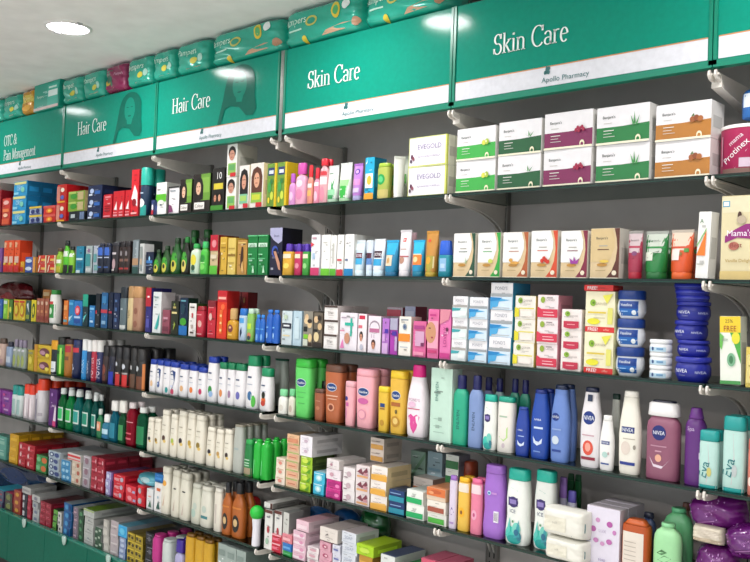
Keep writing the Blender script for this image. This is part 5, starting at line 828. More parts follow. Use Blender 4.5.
carton(5, 312.8, 324, [473, 484.5], 'cyan soap carton with pale round print', '3cb4d4', [('e', .5, .5, .3, .3, '9ad8e4'), ('e', .5, .5, .16, .16, 'e0f0f0'), ('r', .1, .84, .9, .92, 'c8e8f0')], side='2a98b8', top='a8ccd4', d=.10, **SO)
carton(5, 325.5, 340, [481, 490.5], 'magenta soap carton with darker panel', 'cc3088', [('r', .1, .3, .9, .7, 'a82474'), ('e', .8, .4, .16, .2, 'e880b8')], side='b02878', top='e0c0d4', d=.10, **SO)
on_top(5, 326, 341, 480.8, 470.5, 'white soap carton with rosy mark on magenta ones', 'e8dce2', [('e', .4, .5, .14, .2, 'c89aa8')], side='dcd0d4', d=.10, **SO)
on_top(5, 327, 341.5, 470.2, 461, 'white soap carton topping the magenta pile, slightly askew', 'e6dede', [('e', .4, .45, .1, .16, 'b88a98')], side='d8d0cc', top='dcd4d0', d=.12, rot=-6, **SO)
carton(5, 342, 354, [469, 478.5, 488], 'white wrapped soap carton with grey dot', 'e6e0e0', [('e', .5, .45, .2, .24, 'c0a8b0'), ('r', .1, .1, .4, .2, '8a6a78')], side='d4ccca', d=.10, **SO)
carton(5, 355, 369, [467, 479.5, 491.5], 'white soap carton with maroon scribble', 'e4d8d8', [('p', [(.1, .5), (.4, .8), (.5, .5), (.8, .9), (.9, .6), (.5, .3)], '7a3a48'), ('r', .1, .1, .9, .25, 'd8a070'), ('r', .6, .3, .9, .5, 'c89098')], side='d8ccc4', top='d0c0c0', d=.10, **SO)
carton(5, 370, 386.5, [468, 482.5, 497], 'white and amber carton with large amber foot', 'ebe2dc', [('r', 0, 0, 1, .38, 'dfa544'), ('p', [(0, .38), (1, .38), (.9, .5), (.3, .45)], 'e4b868'), ('t', "Banjara's", .4, .75, .1, '7a6a60', .5)], side='e6cf9c', top='cfc6bc', d=.12, **SO)
on_top(5, 370, 384, 467.6, [444, 456], 'beige and amber carton up on the amber-footed pile', 'd8c8bc', [('r', .05, .05, .95, .45, 'c89448'), ('r', .1, .65, .6, .72, 'a8988c')], side='bcb0a4', top='b8aca0', d=.09, y=.06, **SO)
carton(5, 388, 403.5, [492.5, 505.5], 'navy carton with turquoise lower half', '17356a', [('r', 0, .05, 1, .5, '2388a0'), ('r', .1, .7, .8, .78, '80a0c8')], side='1c3c50', top='2a3c58', d=.08, **SO)
carton(5, 405.5, 423, [493.5, 508.5], 'white carton with emerald lower band', 'e9ebe4', [('r', .0, .08, .95, .46, '1fa860'), ('t', "Banjara's", .5, .74, .1, '6a8a74', .5)], side='eef0ec', top='cdd4cc', d=.10, **SO)
carton(5, 426.5, 446, 518, 'white carton with green band at foot of orange pile', 'e6e4dc', [('r', .04, .1, .9, .6, '4aa83c')], side='dcdccc', d=.10, **SO)
on_top(5, 426.5, 446, 517.5, 505, 'white carton with brown band in orange pile', 'ebe4d8', [('r', .04, .1, .92, .5, 'a0503c')], side='e0d8cc', d=.10, **SO)
on_top(5, 426.5, 446, 504.6, 492, 'orange-topped carton with nuts print', 'e0c8b0', [('r', 0, .35, 1, 1, 'd8743c'), ('e', .5, .7, .3, .16, 'c05a30'), ('e', .25, .6, .14, .12, 'e8a070')], side='dcb088', top='d88a58', d=.10, **SO)
carton(5, 412, 432, [478, 489], 'white and orange-brown carton pushed to the back', 'd6ccc4', [('r', 0, .1, 1, .4, 'b8744c')], side='b89a84', top='c0b8b0', y=.14, d=.08, n=1, **SO)
carton(5, 409, 424, [451, 469], 'tall translucent green pack at the back wall', '94b0a0', [('p', [(0, 0), (1, 1), (1, .8), (.2, 0)], '7aa080')], y=.20, d=.06, **SO)
carton(5, 426, 442, [452, 470], 'tall translucent blue pack at the back wall', '98b0b8', [('r', .1, .3, .9, .4, '80a0b0')], y=.20, d=.06, **SO)
carton(5, 444, 457.5, [455, 466, 477.5, 489], 'white carton with dark green front, piled behind bottles', 'd4d8d0', [('r', .02, .1, .98, .62, '1e6a34')], side='8a8c9c', y=.13, d=.06, n=1, **SO)
TB = dict(name='talc_bottle', cat='bottle')
bottle(5, 449.5, 457, 479, 'slim white talc bottle with purple butterfly print', 'd8cce0', 'talc', 2.4, cap=(.09, .9, .85, '9a6cc0'), pr=[('p', [(.2, .3), (.5, .45), (.8, .34), (.5, .28)], '5a3a8a'), ('r', .2, .1, .8, .14, 'a888c0')], **TB)
bottle(5, 458, 470, 481, 'yellow talc bottle with sunflower print', 'e8bc4c', 'talc', 2.4, cap=(.09, .9, .85, 'f0b820'), pr=[('r', .05, .8, .95, .98, 'e8dccc'), ('e', .45, .38, .26, .1, 'f0b020'), ('e', .45, .38, .1, .04, '7a4a1c')], rows=2, **TB)
bottle(5, 471, 482.5, 482, 'pink talc bottle with pale flower print', 'e4809c', 'talc', 2.4, cap=(.09, .9, .85, 'e46a94'), pr=[('r', .05, .8, .95, .98, 'ecd4d8'), ('e', .45, .38, .24, .1, 'e8a8c0'), ('e', .45, .38, .1, .04, 'c04878')], rows=2, **TB)
bottle(5, 452, 476, 461, 'purple and orange pack lying behind the talc bottles', '8a5cb0', 'talc', 3, cap=(.3, 1, .95, 'b04a2c'), y=.16, **TB)
sham(5, 484, 506, 468.5, 'large lilac shampoo bottle with white barcode label', 'a06cc8', '9c68c4', .12, badge=False, prof='waist')
o_ = [o for o in bpy.data.objects if o.get('label', '').startswith('large lilac')][0]
for ch_ in o_.children:
    if ch_.name.startswith('body'):
        w_ = max(v.co.x for v in ch_.data.vertices)*2; h_ = max(v.co.z for v in ch_.data.vertices); d_ = -min(v.co.y for v in ch_.data.vertices)
        q_ = MB(); q_.box(w_*.12, w_*.33, -d_*1.0, -d_*.5, h_*.26, h_*.43, 'ece8f0')
        for b_ in range(7): q_.box(w_*(.14+.026*b_), w_*(.14+.026*b_+.012), -d_*1.002, -d_*.8, h_*.28, h_*.41, '3a3444')
        q_.build('label', o_)
        q_ = MB(); prints(q_, [('e', .38, .70, .08, .035, 'bfe0ec'), ('e', .38, .70, .05, .02, '3a70a8'), ('r', .5, .69, .75, .72, 'c08ad0')], w_, h_, lambda x, z: -d_*.985); q_.build('badge', o_)
sham(5, 507, 531, 472, 'white ICE shampoo bottle with teal cap, fully visible', capf=.15, t='ICE')
sham(5, 534.5, 557, 474.5, 'white ICE shampoo bottle with teal cap, behind pouches', capf=.15, t='ICE', y=.03)
bottle(5, 558, 566, 477, 'lilac-capped small bottle behind the second ICE bottle', 'c8c4dc', 'talc', cap=(.3, .98, .9, 'a078c8'), pr=[('e', .5, .4, .3, .16, '3a3a98')], y=.10, name='lotion_bottle')
bottle(5, 566.5, 576, 491, 'white and indigo small bottle in front of green one', 'd0d0e0', 'talc', cap=(.2, .9, .8, '6a60b8'), pr=[('e', .5, .6, .3, .2, '34349a')], y=.10, name='lotion_bottle')
bottle(5, 566, 580, 474, 'dark green bottle deep behind the pouches', '126a34', 'talc', cap=(.1, .9, .8, '0c5a2c'), y=.18, n=2, name='lotion_bottle')
pouch(5, 541, 584, 536, 'clear-ended white sanitary pouch, lower of two', 'e6e4da', [('p', [(.72, .1), (.8, .9), (.98, .6), (.98, .3)], '3a6a74'), ('r', .1, .2, .6, .7, 'e0dccb'), ('t', 'soft', .35, .5, .1, 'b8b4a8', .2)], d=.075, name='wipes_pouch', seed=3, wr=.012, y=-.03)
def pouch_on(k, x0, x1, yb, yt, lab, c, pr=(), d=.08, y=.02, seed=1, wr=.05, rot=0, tilt=0, name='pouch', group=None, cat='pack', z=None):
    xm = (x0+x1)/2; X0 = ony(x0, (yb+yt)/2, y)[0]; X1 = ony(x1, (yb+yt)/2, y)[0]; z0 = ony(xm, yb, y)[1]; z1 = ony(xm, yt, y)[1]
    o = mk_pouch(name, X1-X0, z1-z0, d, c, pr, 'u', wr, seed, soft=name in SOFT); o.location = ((X0+X1)/2, y+d/2, H0+(z0 if z is None else z)); o.rotation_euler = (0, radians(tilt), radians(rot)); tag(o, lab, cat, group); return o
pouch_on(5, 540, 584, 538, 509.5, 'clear-ended white sanitary pouch, upper of two', 'e6e4da', [('p', [(.72, .1), (.76, .9), (.98, .6), (.98, .3)], '3a6a74'), ('r', .1, .2, .6, .7, 'e0dccb'), ('t', 'soft', .35, .5, .1, 'b8b4a8', .2)], seed=4, y=-.03, d=.075, wr=.012, name='wipes_pouch')
carton(5, 585.5, 620, 509.5, 'white soap carton with ring of purple flowers', 'ded8e6', [('e', .2+.0, .62, .09, .05, 'b868a8'), ('e', .34, .78, .07, .04, 'c890bc'), ('e', .7, .74, .09, .05, 'b058a0'), ('e', .85, .62, .06, .04, 'c07cb4'), ('e', .7, .45, .09, .045, 'b868a8'), ('e', .3, .44, .08, .04, 'c080b4'), ('e', .5, .4, .07, .035, 'c890bc'), ('t', 'LUX', .5, .61, .05, 'a898b8', .3), ('t', 'soap', .5, .12, .05, '8c7ca8', .3)], side='cfc8d2', top='d4ccd4', d=.045, rows=3, **SO)
bottle(5, 622.5, 651, 523, 'burnt orange bottle with white text label', 'b4501e', 'talc', 3.4, cap=(.1, .9, .6, 'c05a24'), pr=[('r', .08, .1, .85, .86, 'e2d8cc')]+[('r', .16, .2+.09*i, .6, .215+.09*i, 'b8aca0') for i in range(6)], name='shampoo_bottle', dr=.55)
bottle(5, 640, 656, 513, 'slate blue bottle half hidden behind orange one', '3c4a70', 'oval', cap=(.1, .7, .6, '202438'), y=.10, name='shampoo_bottle')
bottle(5, 653.5, 682, 527, 'pale green handwash bottle standing in front', '9fd8a0', 'oval', 2.6, cap=(.07, .5, .48, '88cc94'), pr=[('p', [(.25, .4), (.5, .5), (.75, .46), (.5, .36)], '4a7a4c'), ('p', [(.2, .52), (.4, .6), (.6, .56), (.4, .5)], '4a7a4c'), ('p', [(.4, .3), (.6, .36), (.75, .32), (.6, .27)], '6a9a64')], name='handwash_bottle')
bottle(5, 663, 693, 509, 'green handwash bottle standing behind the pale one', '62b078', 'oval', 2.6, cap=(.07, .5, .48, '5cb07c'), pr=[('r', .7, .1, .74, .6, '3a7a50')], y=.09, name='handwash_bottle')
bottle(5, 678, 692, 503, 'small brown-capped bottle behind the handwash', 'a08070', 'round', cap=(.12, .6, .55, '7a4a3c'), y=.19, name='handwash_bottle')
PUR = [('t', 'Whisper', .45, .55, .08, 'a868b0', .26, 20), ('r', .2, .3, .5, .33, 'a468a8')]+[('e', random.uniform(.1, .9), random.uniform(.15, .9), .012, .018, 'b880c0') for _ in range(22)]
pouch_on(5, 690, 732, 594, 546, 'purple foil sanitary pack, lower left at the bottom edge', '64186a*', PUR, d=.10, y=.02, seed=21, wr=.03, name='sanitary_pack', z=ZS[5]+.001)
pouch_on(5, 736, 790, 600, 562, 'purple foil sanitary pack, bottom right corner of the photo', '64186a*', PUR, d=.10, y=.02, seed=25, wr=.03, name='sanitary_pack', z=ZS[5]+.001)
pouch_on(5, 691, 722, 544, 527, 'pale printed sheet pack wedged among purple packs', 'd6ccb8', [('r', .05, .1, .95, .3, 'b8a890'), ('r', .3, .4, .9, .8, 'cfc4b4')], d=.04, y=.02, seed=22, wr=.03, name='leaflet_pack')
pouch_on(5, 688, 747, 534, 496, 'puffy purple foil sanitary pack, topmost on the left', '6d1a74*', PUR, d=.09, y=.05, seed=23, wr=.035, tilt=-14, name='sanitary_pack')
pouch_on(5, 724, 790, 563, 526, 'puffy purple foil sanitary pack cut by right edge', '5f1668*', PUR, d=.10, y=.0, seed=24, wr=.035, tilt=-16, name='sanitary_pack')

# ================================================================ shelf 6
carton(6, -8, 5.5, [436, 447], 'mint green carton at the left photo edge', '5a9a8c', [('r', .1, .3, .9, .6, '88b8a8')], d=.06)
carton(6, 9, 17.5, [435, 444, 454], 'mustard yellow carton in deep rows', 'c8961c', [('r', .15, .3, .85, .6, 'dcb038')], side='b08818', top='c09420', d=.07, rows=4)
TP = dict(name='toothpaste_carton', cat='carton')
carton(6, 18, 34, [445, 453, 461], 'red toothpaste carton with pale sparkle', 'a81c2c', [('e', .3, .5, .1, .3, 'e0c0c0'), ('r', .5, .3, .9, .5, 'd04a58')], side='8c1824', n=2, rows=3, d=.08, **TP)
carton(6, 35.5, 46.5, [457, 466], 'green carton with orange round print', '3a8a4c', [('e', .75, .5, .25, .35, 'c86a3c'), ('e', .25, .5, .18, .3, '70b880')], side='2c5a38', rows=3, d=.08, **TP)
carton(6, 48, 59.5, [453, 460, 467, 474], 'white and navy toothpaste carton with ring pattern', 'a8b8c4', [('e', .3, .5, .2, .35, '28386c'), ('e', .3, .5, .1, .2, 'c8d4dc'), ('e', .75, .5, .2, .35, '3a4a80')], side='a8b0b4', top='a4acb0', rows=2, d=.12, **TP)
carton(6, 60.8, 70, [462, 470, 478], 'azure toothpaste carton with dotted front', '3c88b8', [('e', .3, .5, .15, .25, '98c4dc'), ('e', .7, .5, .15, .25, '98c4dc')], side='b0b4b8', rows=2, d=.12, **TP)
on_top(6, 67.5, 81, 463, 456, 'white and red striped toothpaste carton on cream pile', 'd8ccc8', [('r', 0, .5, 1, .8, 'c83c40'), ('r', 0, .1, 1, .25, 'd0605c')], side='c0bcb8', top='b8bab8', d=.20, name='toothpaste_carton')
carton(6, 71, 80.5, [463.5, 472, 481], 'cream toothpaste carton with brown dots', 'cdbca8', [('e', .7, .5, .14, .3, 'a85a48'), ('r', .1, .3, .4, .7, 'ddd0c0')], side='b0aca4', rows=2, d=.12, **TP)
carton(6, 82, 89.5, [458, 468, 478], 'grey-lilac toothpaste carton with blurred print', 'a49ca4', [('e', .5, .5, .25, .3, '8a6a78'), ('r', .1, .8, .9, .92, 'c4c0c4')], side='a8aaa8', top='b4b6b4', rows=1, d=.25, **TP)
carton(6, 90.5, 103.5, [460, 468, 476, 485], 'maroon-red toothpaste carton in tall block', '9a2034', [('r', .1, .3, .6, .5, 'c85a68'), ('e', .8, .5, .1, .25, 'd8a0a8')], side='882030', top='8c2434', rows=4, d=.065, n=2, **TP)
carton(6, 105, 111.5, [475, 482, 490], 'lavender toothpaste carton with violet edge', 'a8a4cc', [('r', .8, 0, 1, 1, '6a3a8a'), ('e', .35, .5, .18, .25, 'd0d4e8')], side='6a4a78', rows=2, d=.10, **TP)
carton(6, 113, 124, [478, 484.5, 491], 'scarlet toothpaste carton with silver print', 'cc2434', [('r', .1, .3, .5, .6, 'd88a90'), ('e', .75, .5, .14, .3, 'b0a8b8')], side='b01c2c', top='c03038', rows=2, d=.12, n=1, **TP)
carton(6, 125, 136, [489, 497], 'red toothpaste carton with pink heart print', 'd02c3c', [('e', .4, .5, .2, .3, 'e08890'), ('r', .7, .2, .95, .5, 'a0a0c0')], side='b01c2c', d=.12, **TP)
carton(6, 137, 144.5, [489.5, 499.5], 'bright red carton with silver oval, next to white ones', 'd42430', [('e', .35, .5, .24, .3, 'a8a4ac'), ('r', .7, .1, .95, .9, 'b81424')], side='b01c28', d=.10, **TP)
pouch_on(6, 133, 152, 488, 474, 'cyan and white bag resting on red cartons', '5aa8b8*', [('e', .6, .6, .2, .2, 'a0c0c4')], d=.10, y=.03, seed=31, wr=.04, name='bag', cat='bag')
on_top(6, 154.5, 163, 485, 477, 'blue carton lying on the white ones', '1f6cb0', [('r', .1, .3, .9, .6, '3c88cc')], side='175a98', top='2468a0', d=.12, name='carton')
carton(6, 145.8, 152.3, 492, 'small white carton with green triangle, shorter', 'dcdcdc', [('p', [(.3, .1), (.6, .45), (.8, .1)], '3c6a54'), ('r', .3, .6, .7, .66, 'd89a88')], side='c4ccd0', d=.06, name='carton')
carton(6, 153.5, 162, 485.5, 'small white carton with green triangle, taller', 'e4e2e0', [('p', [(.3, .1), (.55, .4), (.75, .1)], '2c5a50'), ('r', .3, .72, .75, .82, 'd06a3c'), ('e', .5, .5, .1, .05, 'a8c0c8')], side='c4ccd0', d=.06, name='carton')
CB = dict(name='lotion_bottle', cat='bottle')
bottle(6, 163, 171.5, 470, 'ivory lotion bottle with orange sun mark', 'ddd8c8', 'shampoo', 3, cap=(.14, .86, .84, 'd8d4c4'), pr=[('e', .5, .76, .24, .07, 'e0a040'), ('p', [(.4, .2), (.6, .5), (.5, .2)], 'c89a80')], rows=3, **CB)
bottle(6, 172.5, 181, 473, 'narrower ivory lotion bottle with wavy black line', 'd8d4c4', 'shampoo', 3, cap=(.14, .86, .84, 'd0ccbc'), pr=[('e', .55, .7, .16, .02, '202428'), ('p', [(.4, .15), (.6, .45), (.55, .15)], 'b8a498')], rows=3, **CB)
bottle(6, 181.5, 191.5, 476, 'wider ivory lotion bottle with wavy black line', 'd8d4c4', 'shampoo', 3, cap=(.14, .86, .84, 'd0ccbc'), pr=[('e', .55, .7, .18, .02, '202428'), ('p', [(.4, .12), (.6, .45), (.55, .12)], 'c0b0a4')], rows=3, **CB)
bottle(6, 192.5, 202, 486, 'grey-white lotion bottle with green foliage print', 'ccccbc', 'shampoo', 3, cap=(.12, .86, .84, 'c8c8ba'), pr=[('e', .4, .3, .26, .12, 'a8c0b4'), ('e', .55, .5, .2, .1, 'b8c4b8')], rows=3, **CB)
bottle(6, 202.5, 214, 489, 'grey-white lotion bottle with dark teal word', 'd4d2c4', 'shampoo', 3, cap=(.12, .86, .84, 'd0cec0'), pr=[('r', .2, .24, .8, .32, '3c7a80'), ('e', .5, .5, .2, .1, 'b8c4b8')], rows=3, **CB)
bottle(6, 215, 222.5, 490, 'plain narrow ivory bottle beside the orange oils', 'dcd6c8', 'talc', 3, cap=(.1, .9, .86, 'dcd8cc'), pr=[('r', .3, .2, .5, .7, 'c4b8b0')], rows=3, **CB)
def oo(x0, x1, yt, lab, **kw):
    bottle(6, x0, x1, yt, lab, 'a85a20', 'round', 2.4, cap=(.2, .5, .44, '1c1c20'), pr=[('e', .5, .32, .3, .2, '181410'), ('e', .5, .34, .18, .09, 'c8a878'), ('r', .1, .66, .9, .7, 'c87830')], name='massage_oil_bottle', cat='bottle', **kw)
oo(223.5, 232.5, 484, 'narrower orange-brown oil bottle with black oval label', rows=3)
oo(233.5, 245.5, 485, 'wider orange-brown oil bottle with black oval label', rows=2)
def ball(nm, w, h, d, cap, body):
    r = root(nm); m = MB(); R = w*.34; hb = h-w*.5
    m.loft([(0, R*.85, R*.85, 2), (.004, R*.9, R*.9, 2), (hb*.6, R*.8, R*.8, 2), (hb, R, R, 2)], body, n=18)
    m.build('body', r); k = MB(); S = [(hb+w*.27+w*.5*sin(t), max(.001, w*.5*cos(t)), max(.001, w*.5*cos(t)), 2) for t in [radians(-58+i*14.8) for i in range(11)]]; k.loft(S, cap, n=20); k.build('ball_cap', r); return r
put(6, 250, 263, 509, 'shaker_bottle', 'bottle', 'white bottle with big green ball cap', lambda n_, w, h, d: ball(n_, w, h, d, '22b83a', 'e4e2ea'), gap=1, dr=.8, rnd=True, obl=True, y=-.01)
put(6, 246, 259, 502, 'shaker_bottle', 'bottle', 'tan bottle with big red ball cap behind green one', lambda n_, w, h, d: ball(n_, w, h, d, 'c8282c', 'b8863c'), gap=1, y=.10, dr=.8, rnd=True, obl=True)
WB = dict(name='medicine_carton', cat='carton')
carton(6, 264, 272, 510, 'left-hand white carton with small crimson emblem', 'dcdad6', [('e', .5, .5, .16, .09, 'a83a44'), ('e', .4, .2, .2, .08, '98b8a0'), ('r', .3, .8, .7, .84, '7a7a80'), ('r', 0, .92, 1, 1, '5c2c28')], side='9a9894', rows=2, d=.07, **WB)
carton(6, 273.3, 281, 511, 'right-hand white carton with small crimson emblem', 'dcdad6', [('e', .5, .5, .16, .09, 'a83a44'), ('r', .3, .8, .7, .84, '7a7a80'), ('r', 0, .92, 1, 1, '5c2c28')], side='9a9894', rows=2, d=.07, **WB)
carton(6, 282, 288, 513, 'plain greyish carton right of the crimson-emblem cartons', 'c8c8c2', [('r', .1, .1, .9, .2, 'b0b0a8')], side='8a8c8a', d=.07, y=.016, **WB)
on_top(6, 264, 273, 509.5, 504, 'white carton with dark brown end, lying on top', 'd8d6d2', [('r', .75, 0, 1, 1, '4c2824')], side='8a8884', top='c8c6c2', d=.13, y=.02, name='medicine_carton')
on_top(6, 274, 288, 502, [489, 495.5], 'dark-ended carton lying high at the back', 'd0cec8', [('r', .6, 0, 1, 1, '3c2824')], side='5a4c48', top='b8b6b0', d=.12, y=.14, name='medicine_carton')
carton(6, 274, 288, [503, 516], 'brown-white carton supporting the dark-ended ones', '9a9088', [('r', .1, .2, .9, .6, 'c0b8b0')], side='4c4440', y=.15, d=.09, **WB)
carton(6, 271.5, 281, [535, 545.5], 'small red soap carton with pink edge', 'c4223a', [('r', .1, .3, .7, .6, 'e06a80'), ('r', 0, .85, 1, 1, 'e8a8b0')], side='d87a88', top='d88890', d=.08, **SO)
carton(6, 282.5, 291.5, 552, 'small green soap carton under blue one', '2f9a4c', [('r', .1, .3, .9, .6, '60b878')], d=.08, **SO)
on_top(6, 282.5, 291.5, 551.7, 544, 'small blue soap carton over green one', '2a70b8', [('r', .1, .3, .9, .6, '60a0d8')], d=.08, **SO)
on_top(6, 282, 292, 543.7, 535, 'salmon pink soap carton over blue one', 'd8808c', [('r', .1, .3, .9, .6, 'e8b0b4')], top='dca0a4', d=.10, **SO)
carton(6, 292.5, 305.5, [532, 541.5, 551, 561], 'pink and white tissue carton in tall pile', 'e4bccb', [('r', .05, .15, .95, .5, 'ecd8e0'), ('e', .7, .5, .16, .24, 'd894b4')], side='dcc0cc', top='dcc8d0', d=.11, **SO)
on_top(6, 296, 309, 531.8, [521.5], 'pink-lidded tissue carton topping the tall pile', 'e4c0cc', [('r', .1, .2, .9, .6, 'ecd4dc')], side='dcc4cc', top='d8a8b4', d=.15, **SO)
carton(6, 306.5, 318, [548, 557, 567], 'white soap carton with rose print, front of pink pile', 'e6dcdc', [('e', .5, .5, .3, .24, 'd0a0ac'), ('r', .1, .8, .8, .88, 'b8a8b0')], side='d8ccd0', d=.09, **SO)
carton(6, 319, 331, [543, 553, 564], 'pink soap carton with wine red scroll', 'd8a0b0', [('e', .5, .5, .24, .24, 'a84a68'), ('e', .55, .5, .12, .12, 'e4c0c8')], side='c88a9c', top='d8a8b4', d=.10, **SO)
on_top(6, 319.5, 338, 542.6, 529, 'broad white carton with dark signature on pink ones', 'ddd4cc', [('p', [(.3, .4), (.45, .6), (.55, .42), (.5, .5)], '50484c'), ('r', .35, .3, .6, .33, '80787c')], side='d4ccc4', top='c8bcb8', d=.15, **SO)
carton(6, 332, 340, [546, 556, 567], 'narrow white carton with indigo lettering', 'd4d4e0', [('r', .2, .4, .8, .6, '6a70a8')], side='c8c8d4', d=.09, **SO)
carton(6, 341, 356, [533, 543, 554, 565], 'white carton with grey-blue lettering in square pile', 'd6dae2', [('t', 'SOAP', .5, .5, .3, '9aa4b8', .55), ('r', .1, .1, .9, .14, 'b0b8c4')], side='ccd2dc', top='ccc0c0', d=.11, **SO)
carton(6, 358, 372, [557, 569], 'orange-brown soap carton under the lime pack', 'b8862c', [('r', .1, .2, .9, .6, 'd8a850')], side='8a6424', d=.10, **SO)
on_top(6, 356, 374, 556.6, 546, 'bright lime soap pack lying on orange-brown cartons', 'a4cc1c', [('e', .5, .5, .3, .25, 'c0dc50')], side='98bc24', top='b0d428', d=.14, **SO)
carton(6, 380, 395, 556, 'white carton with navy stripe on its top', 'd8dcd8', [('r', .1, .2, .8, .3, 'b0b8b8')], side='d0d8d0', top='44506c', d=.15, **SO)
carton(6, 398, 414, 568, 'dark green soap carton at the bottom photo edge', '2c7a3c', [('r', .1, .5, .8, .8, '60a060')], d=.12, **SO)
carton(6, 420, 450, 562, 'rose pink soap carton peeping over the bottom edge', 'c8506a', [('r', .1, .5, .8, .8, 'e090a0')], side='b04860', top='c8607a', d=.12, n=2, **SO)
pouch(6, 297, 323, 508, 'large blue bag leaning at the back wall', '1f66ac*', [('e', .4, .6, .2, .2, '3484c8')], y=.17, d=.09, wr=.04, seed=41, name='bag', cat='bag')
pouch(6, 325, 350, 510, 'darker blue bag leaning at the back wall', '174f86*', [('e', .5, .6, .2, .2, '2c6ca8')], y=.18, d=.09, wr=.04, seed=42, name='bag', cat='bag')
pouch(6, 352, 380, 508, 'dark green bag leaning at the back wall', '14602c*', [('e', .5, .6, .2, .2, '2c8040')], y=.18, d=.09, wr=.05, seed=43, name='bag', cat='bag')

# ================================================================ lowest level, on the base cabinets
PKG = dict(name='medicine_carton', cat='carton')
pouch(7, -20, 48, 462, 'big dark blue bag far back on the lowest level', '12305c*', [('e', .5, .6, .2, .2, '1c3c70')], y=.17, d=.10, wr=.06, seed=51, name='bag', cat='bag')
carton(7, -8, 3.5, [489, 497, 505], 'thin cyan-topped carton at the left photo edge', '505a70', [('r', .1, .2, .9, .5, 'a04a5a')], side='3a2c50', top='3aa0b8', d=.14, **PKG)
carton(7, 4.5, 12, [493, 502], 'dark carton with olive print near left edge', '3c4438', [('e', .5, .5, .3, .3, '78804a')], side='7a2440', top='98304c', d=.14, **PKG)
carton(7, 13, 20.5, [491, 500, 509], 'rust-red carton with amber spots', '9a4030', [('e', .5, .5, .25, .25, 'c89a3c')], side='7a2430', top='984048', d=.14, **PKG)
carton(7, 21.8, 26.5, [494, 505, 515], 'black and white carton under grey-topped pile', '2c2c38', [('r', .1, .2, .5, .8, 'c0c0c4')], side='20202c', d=.14, **PKG)
carton(7, 27, 31, [495, 506, 516], 'crimson carton under grey-topped pile', '9c1c34', [('r', .1, .2, .9, .5, 'c04a60')], side='80182c', d=.14, **PKG)
on_top(7, 22, 31, 494.5, 488, 'long grey-white carton topping the black-red pile', 'b0b0ae', [('r', .1, .4, .9, .6, '908e90')], side='9a9c9a', top='a4a6a4', d=.14, name='medicine_carton')
carton(7, 32, 38, [503, 512, 522], 'pale grey carton with blue print in pile', 'a8acae', [('e', .5, .5, .25, .25, '70788c')], side='989a9a', n=1, d=.22, **PKG)
on_top(7, 31.8, 40, 502.5, 496.5, 'long grey-white carton with round emblem', 'b4b6b4', [('e', .5, .5, .2, .3, '7c7a88')], side='a0a2a0', top='a8aaa8', d=.24, name='medicine_carton')
carton(7, 39.5, 51, [503.5, 510, 517, 524], 'wine red carton in dense pile', '8e1a30', [('e', .3, .5, .12, .25, 'c05a68'), ('r', .5, .3, .9, .5, 'b03c50')], side='6a1424', top='5c1420', d=.10, rows=2, n=2, **PKG)
carton(7, 52.5, 56.5, [511, 520, 530], 'lime and dark striped carton', '5a9a3c', [('r', .1, .2, .9, .4, '1c3a24')], side='1c3a24', d=.20, **PKG)
carton(7, 57.5, 61.5, [514, 523, 532], 'white carton with black speck, in a slim pile', 'ccccc8', [('e', .5, .5, .2, .2, '30303c')], side='8a8c8a', d=.20, **PKG)
carton(7, 63, 71, [505, 513, 522, 531], 'cobalt blue carton in tall pile', '1f5a94', [('e', .4, .5, .2, .3, '4a90c0'), ('r', .7, .1, .9, .9, '143c70')], side='164a78', top='7c8c94', d=.22, **PKG)
carton(7, 72.5, 77, [509, 519, 529, 539], 'mauve-grey carton beside cobalt pile', '786878', [('r', .2, .3, .8, .5, 'b89aa8')], side='8a8c8a', top='a0a4a2', d=.22, **PKG)
carton(7, 77.8, 82.5, [512, 522, 532, 542], 'bottle-green carton next to tall grey pile', '244a34', [('e', .5, .5, .25, .25, '508a60')], side='1c3424', d=.22, **PKG)
carton(7, 83.5, 93, [520, 530, 541], 'pale grey folded carton in tall grey pile', 'b4b6b2', [('r', .1, .3, .9, .4, '9a9c98'), ('e', .5, .7, .1, .1, '80848a')], side='a0a29e', top='a8aaa6', d=.22, **PKG)
on_top(7, 83.3, 94.5, 519.5, 512, 'long grey carton with lime top on tall grey pile', 'b0b4b0', [('r', .0, .8, 1, .95, '9ab060')], side='a8aca8', top='688a28', d=.24, name='medicine_carton')
carton(7, 94.5, 101.5, [530, 538, 546], 'dark green carton with white check print', '30503c', [('r', .1, .2, .4, .5, 'a8b8a8'), ('r', .6, .5, .9, .8, 'a8b8a8')], side='888a88', top='989a98', d=.22, **PKG)
carton(7, 102.8, 108.5, [523, 534, 545, 556], 'cream-grey carton with square end panel', 'b4b0aa', [('r', .15, .2, .85, .8, 'c4c0b8')], side='a09e98', top='a8a6a0', d=.22, **PKG)
carton(7, 109.5, 117, [524, 535, 547, 558], 'greyish pink carton with creased edge', 'b0a4a8', [('r', .1, .3, .9, .5, 'c8c0c0')], side='989a9a', top='a8a4a4', d=.22, **PKG)
carton(7, 118.5, 125, [541, 550, 560, 570], 'pale blue carton under the cyan-ended pack', '8c98bc', [('e', .5, .5, .3, .3, 'b8c4d8')], side='3c6a94', d=.20, **PKG)
on_top(7, 118, 127, 540.5, 529, 'long pack with cyan end and silver side', '34a0d4', [('e', .5, .5, .3, .3, '60bce0')], side='8c98a4', top='5890a4', d=.24, name='medicine_carton')
carton(7, 126.5, 142.5, [538, 546, 555, 565], 'yellow and black patterned carton', 'a8922c', [('e', .25, .5, .14, .25, '3c3418'), ('e', .7, .4, .14, .2, '3c3418'), ('r', .1, .8, .9, .92, 'd0b840')], side='5c5018', top='6a5c20', n=2, d=.11, rows=2, **PKG)
carton(7, 144.5, 153.5, [537, 552, 568], 'black carton with grey speckled print', '14141c', [('e', .5, .5, .2, .2, '50505c'), ('r', .2, .8, .8, .86, '70707c')], side='0c0c12', d=.2, **PKG)
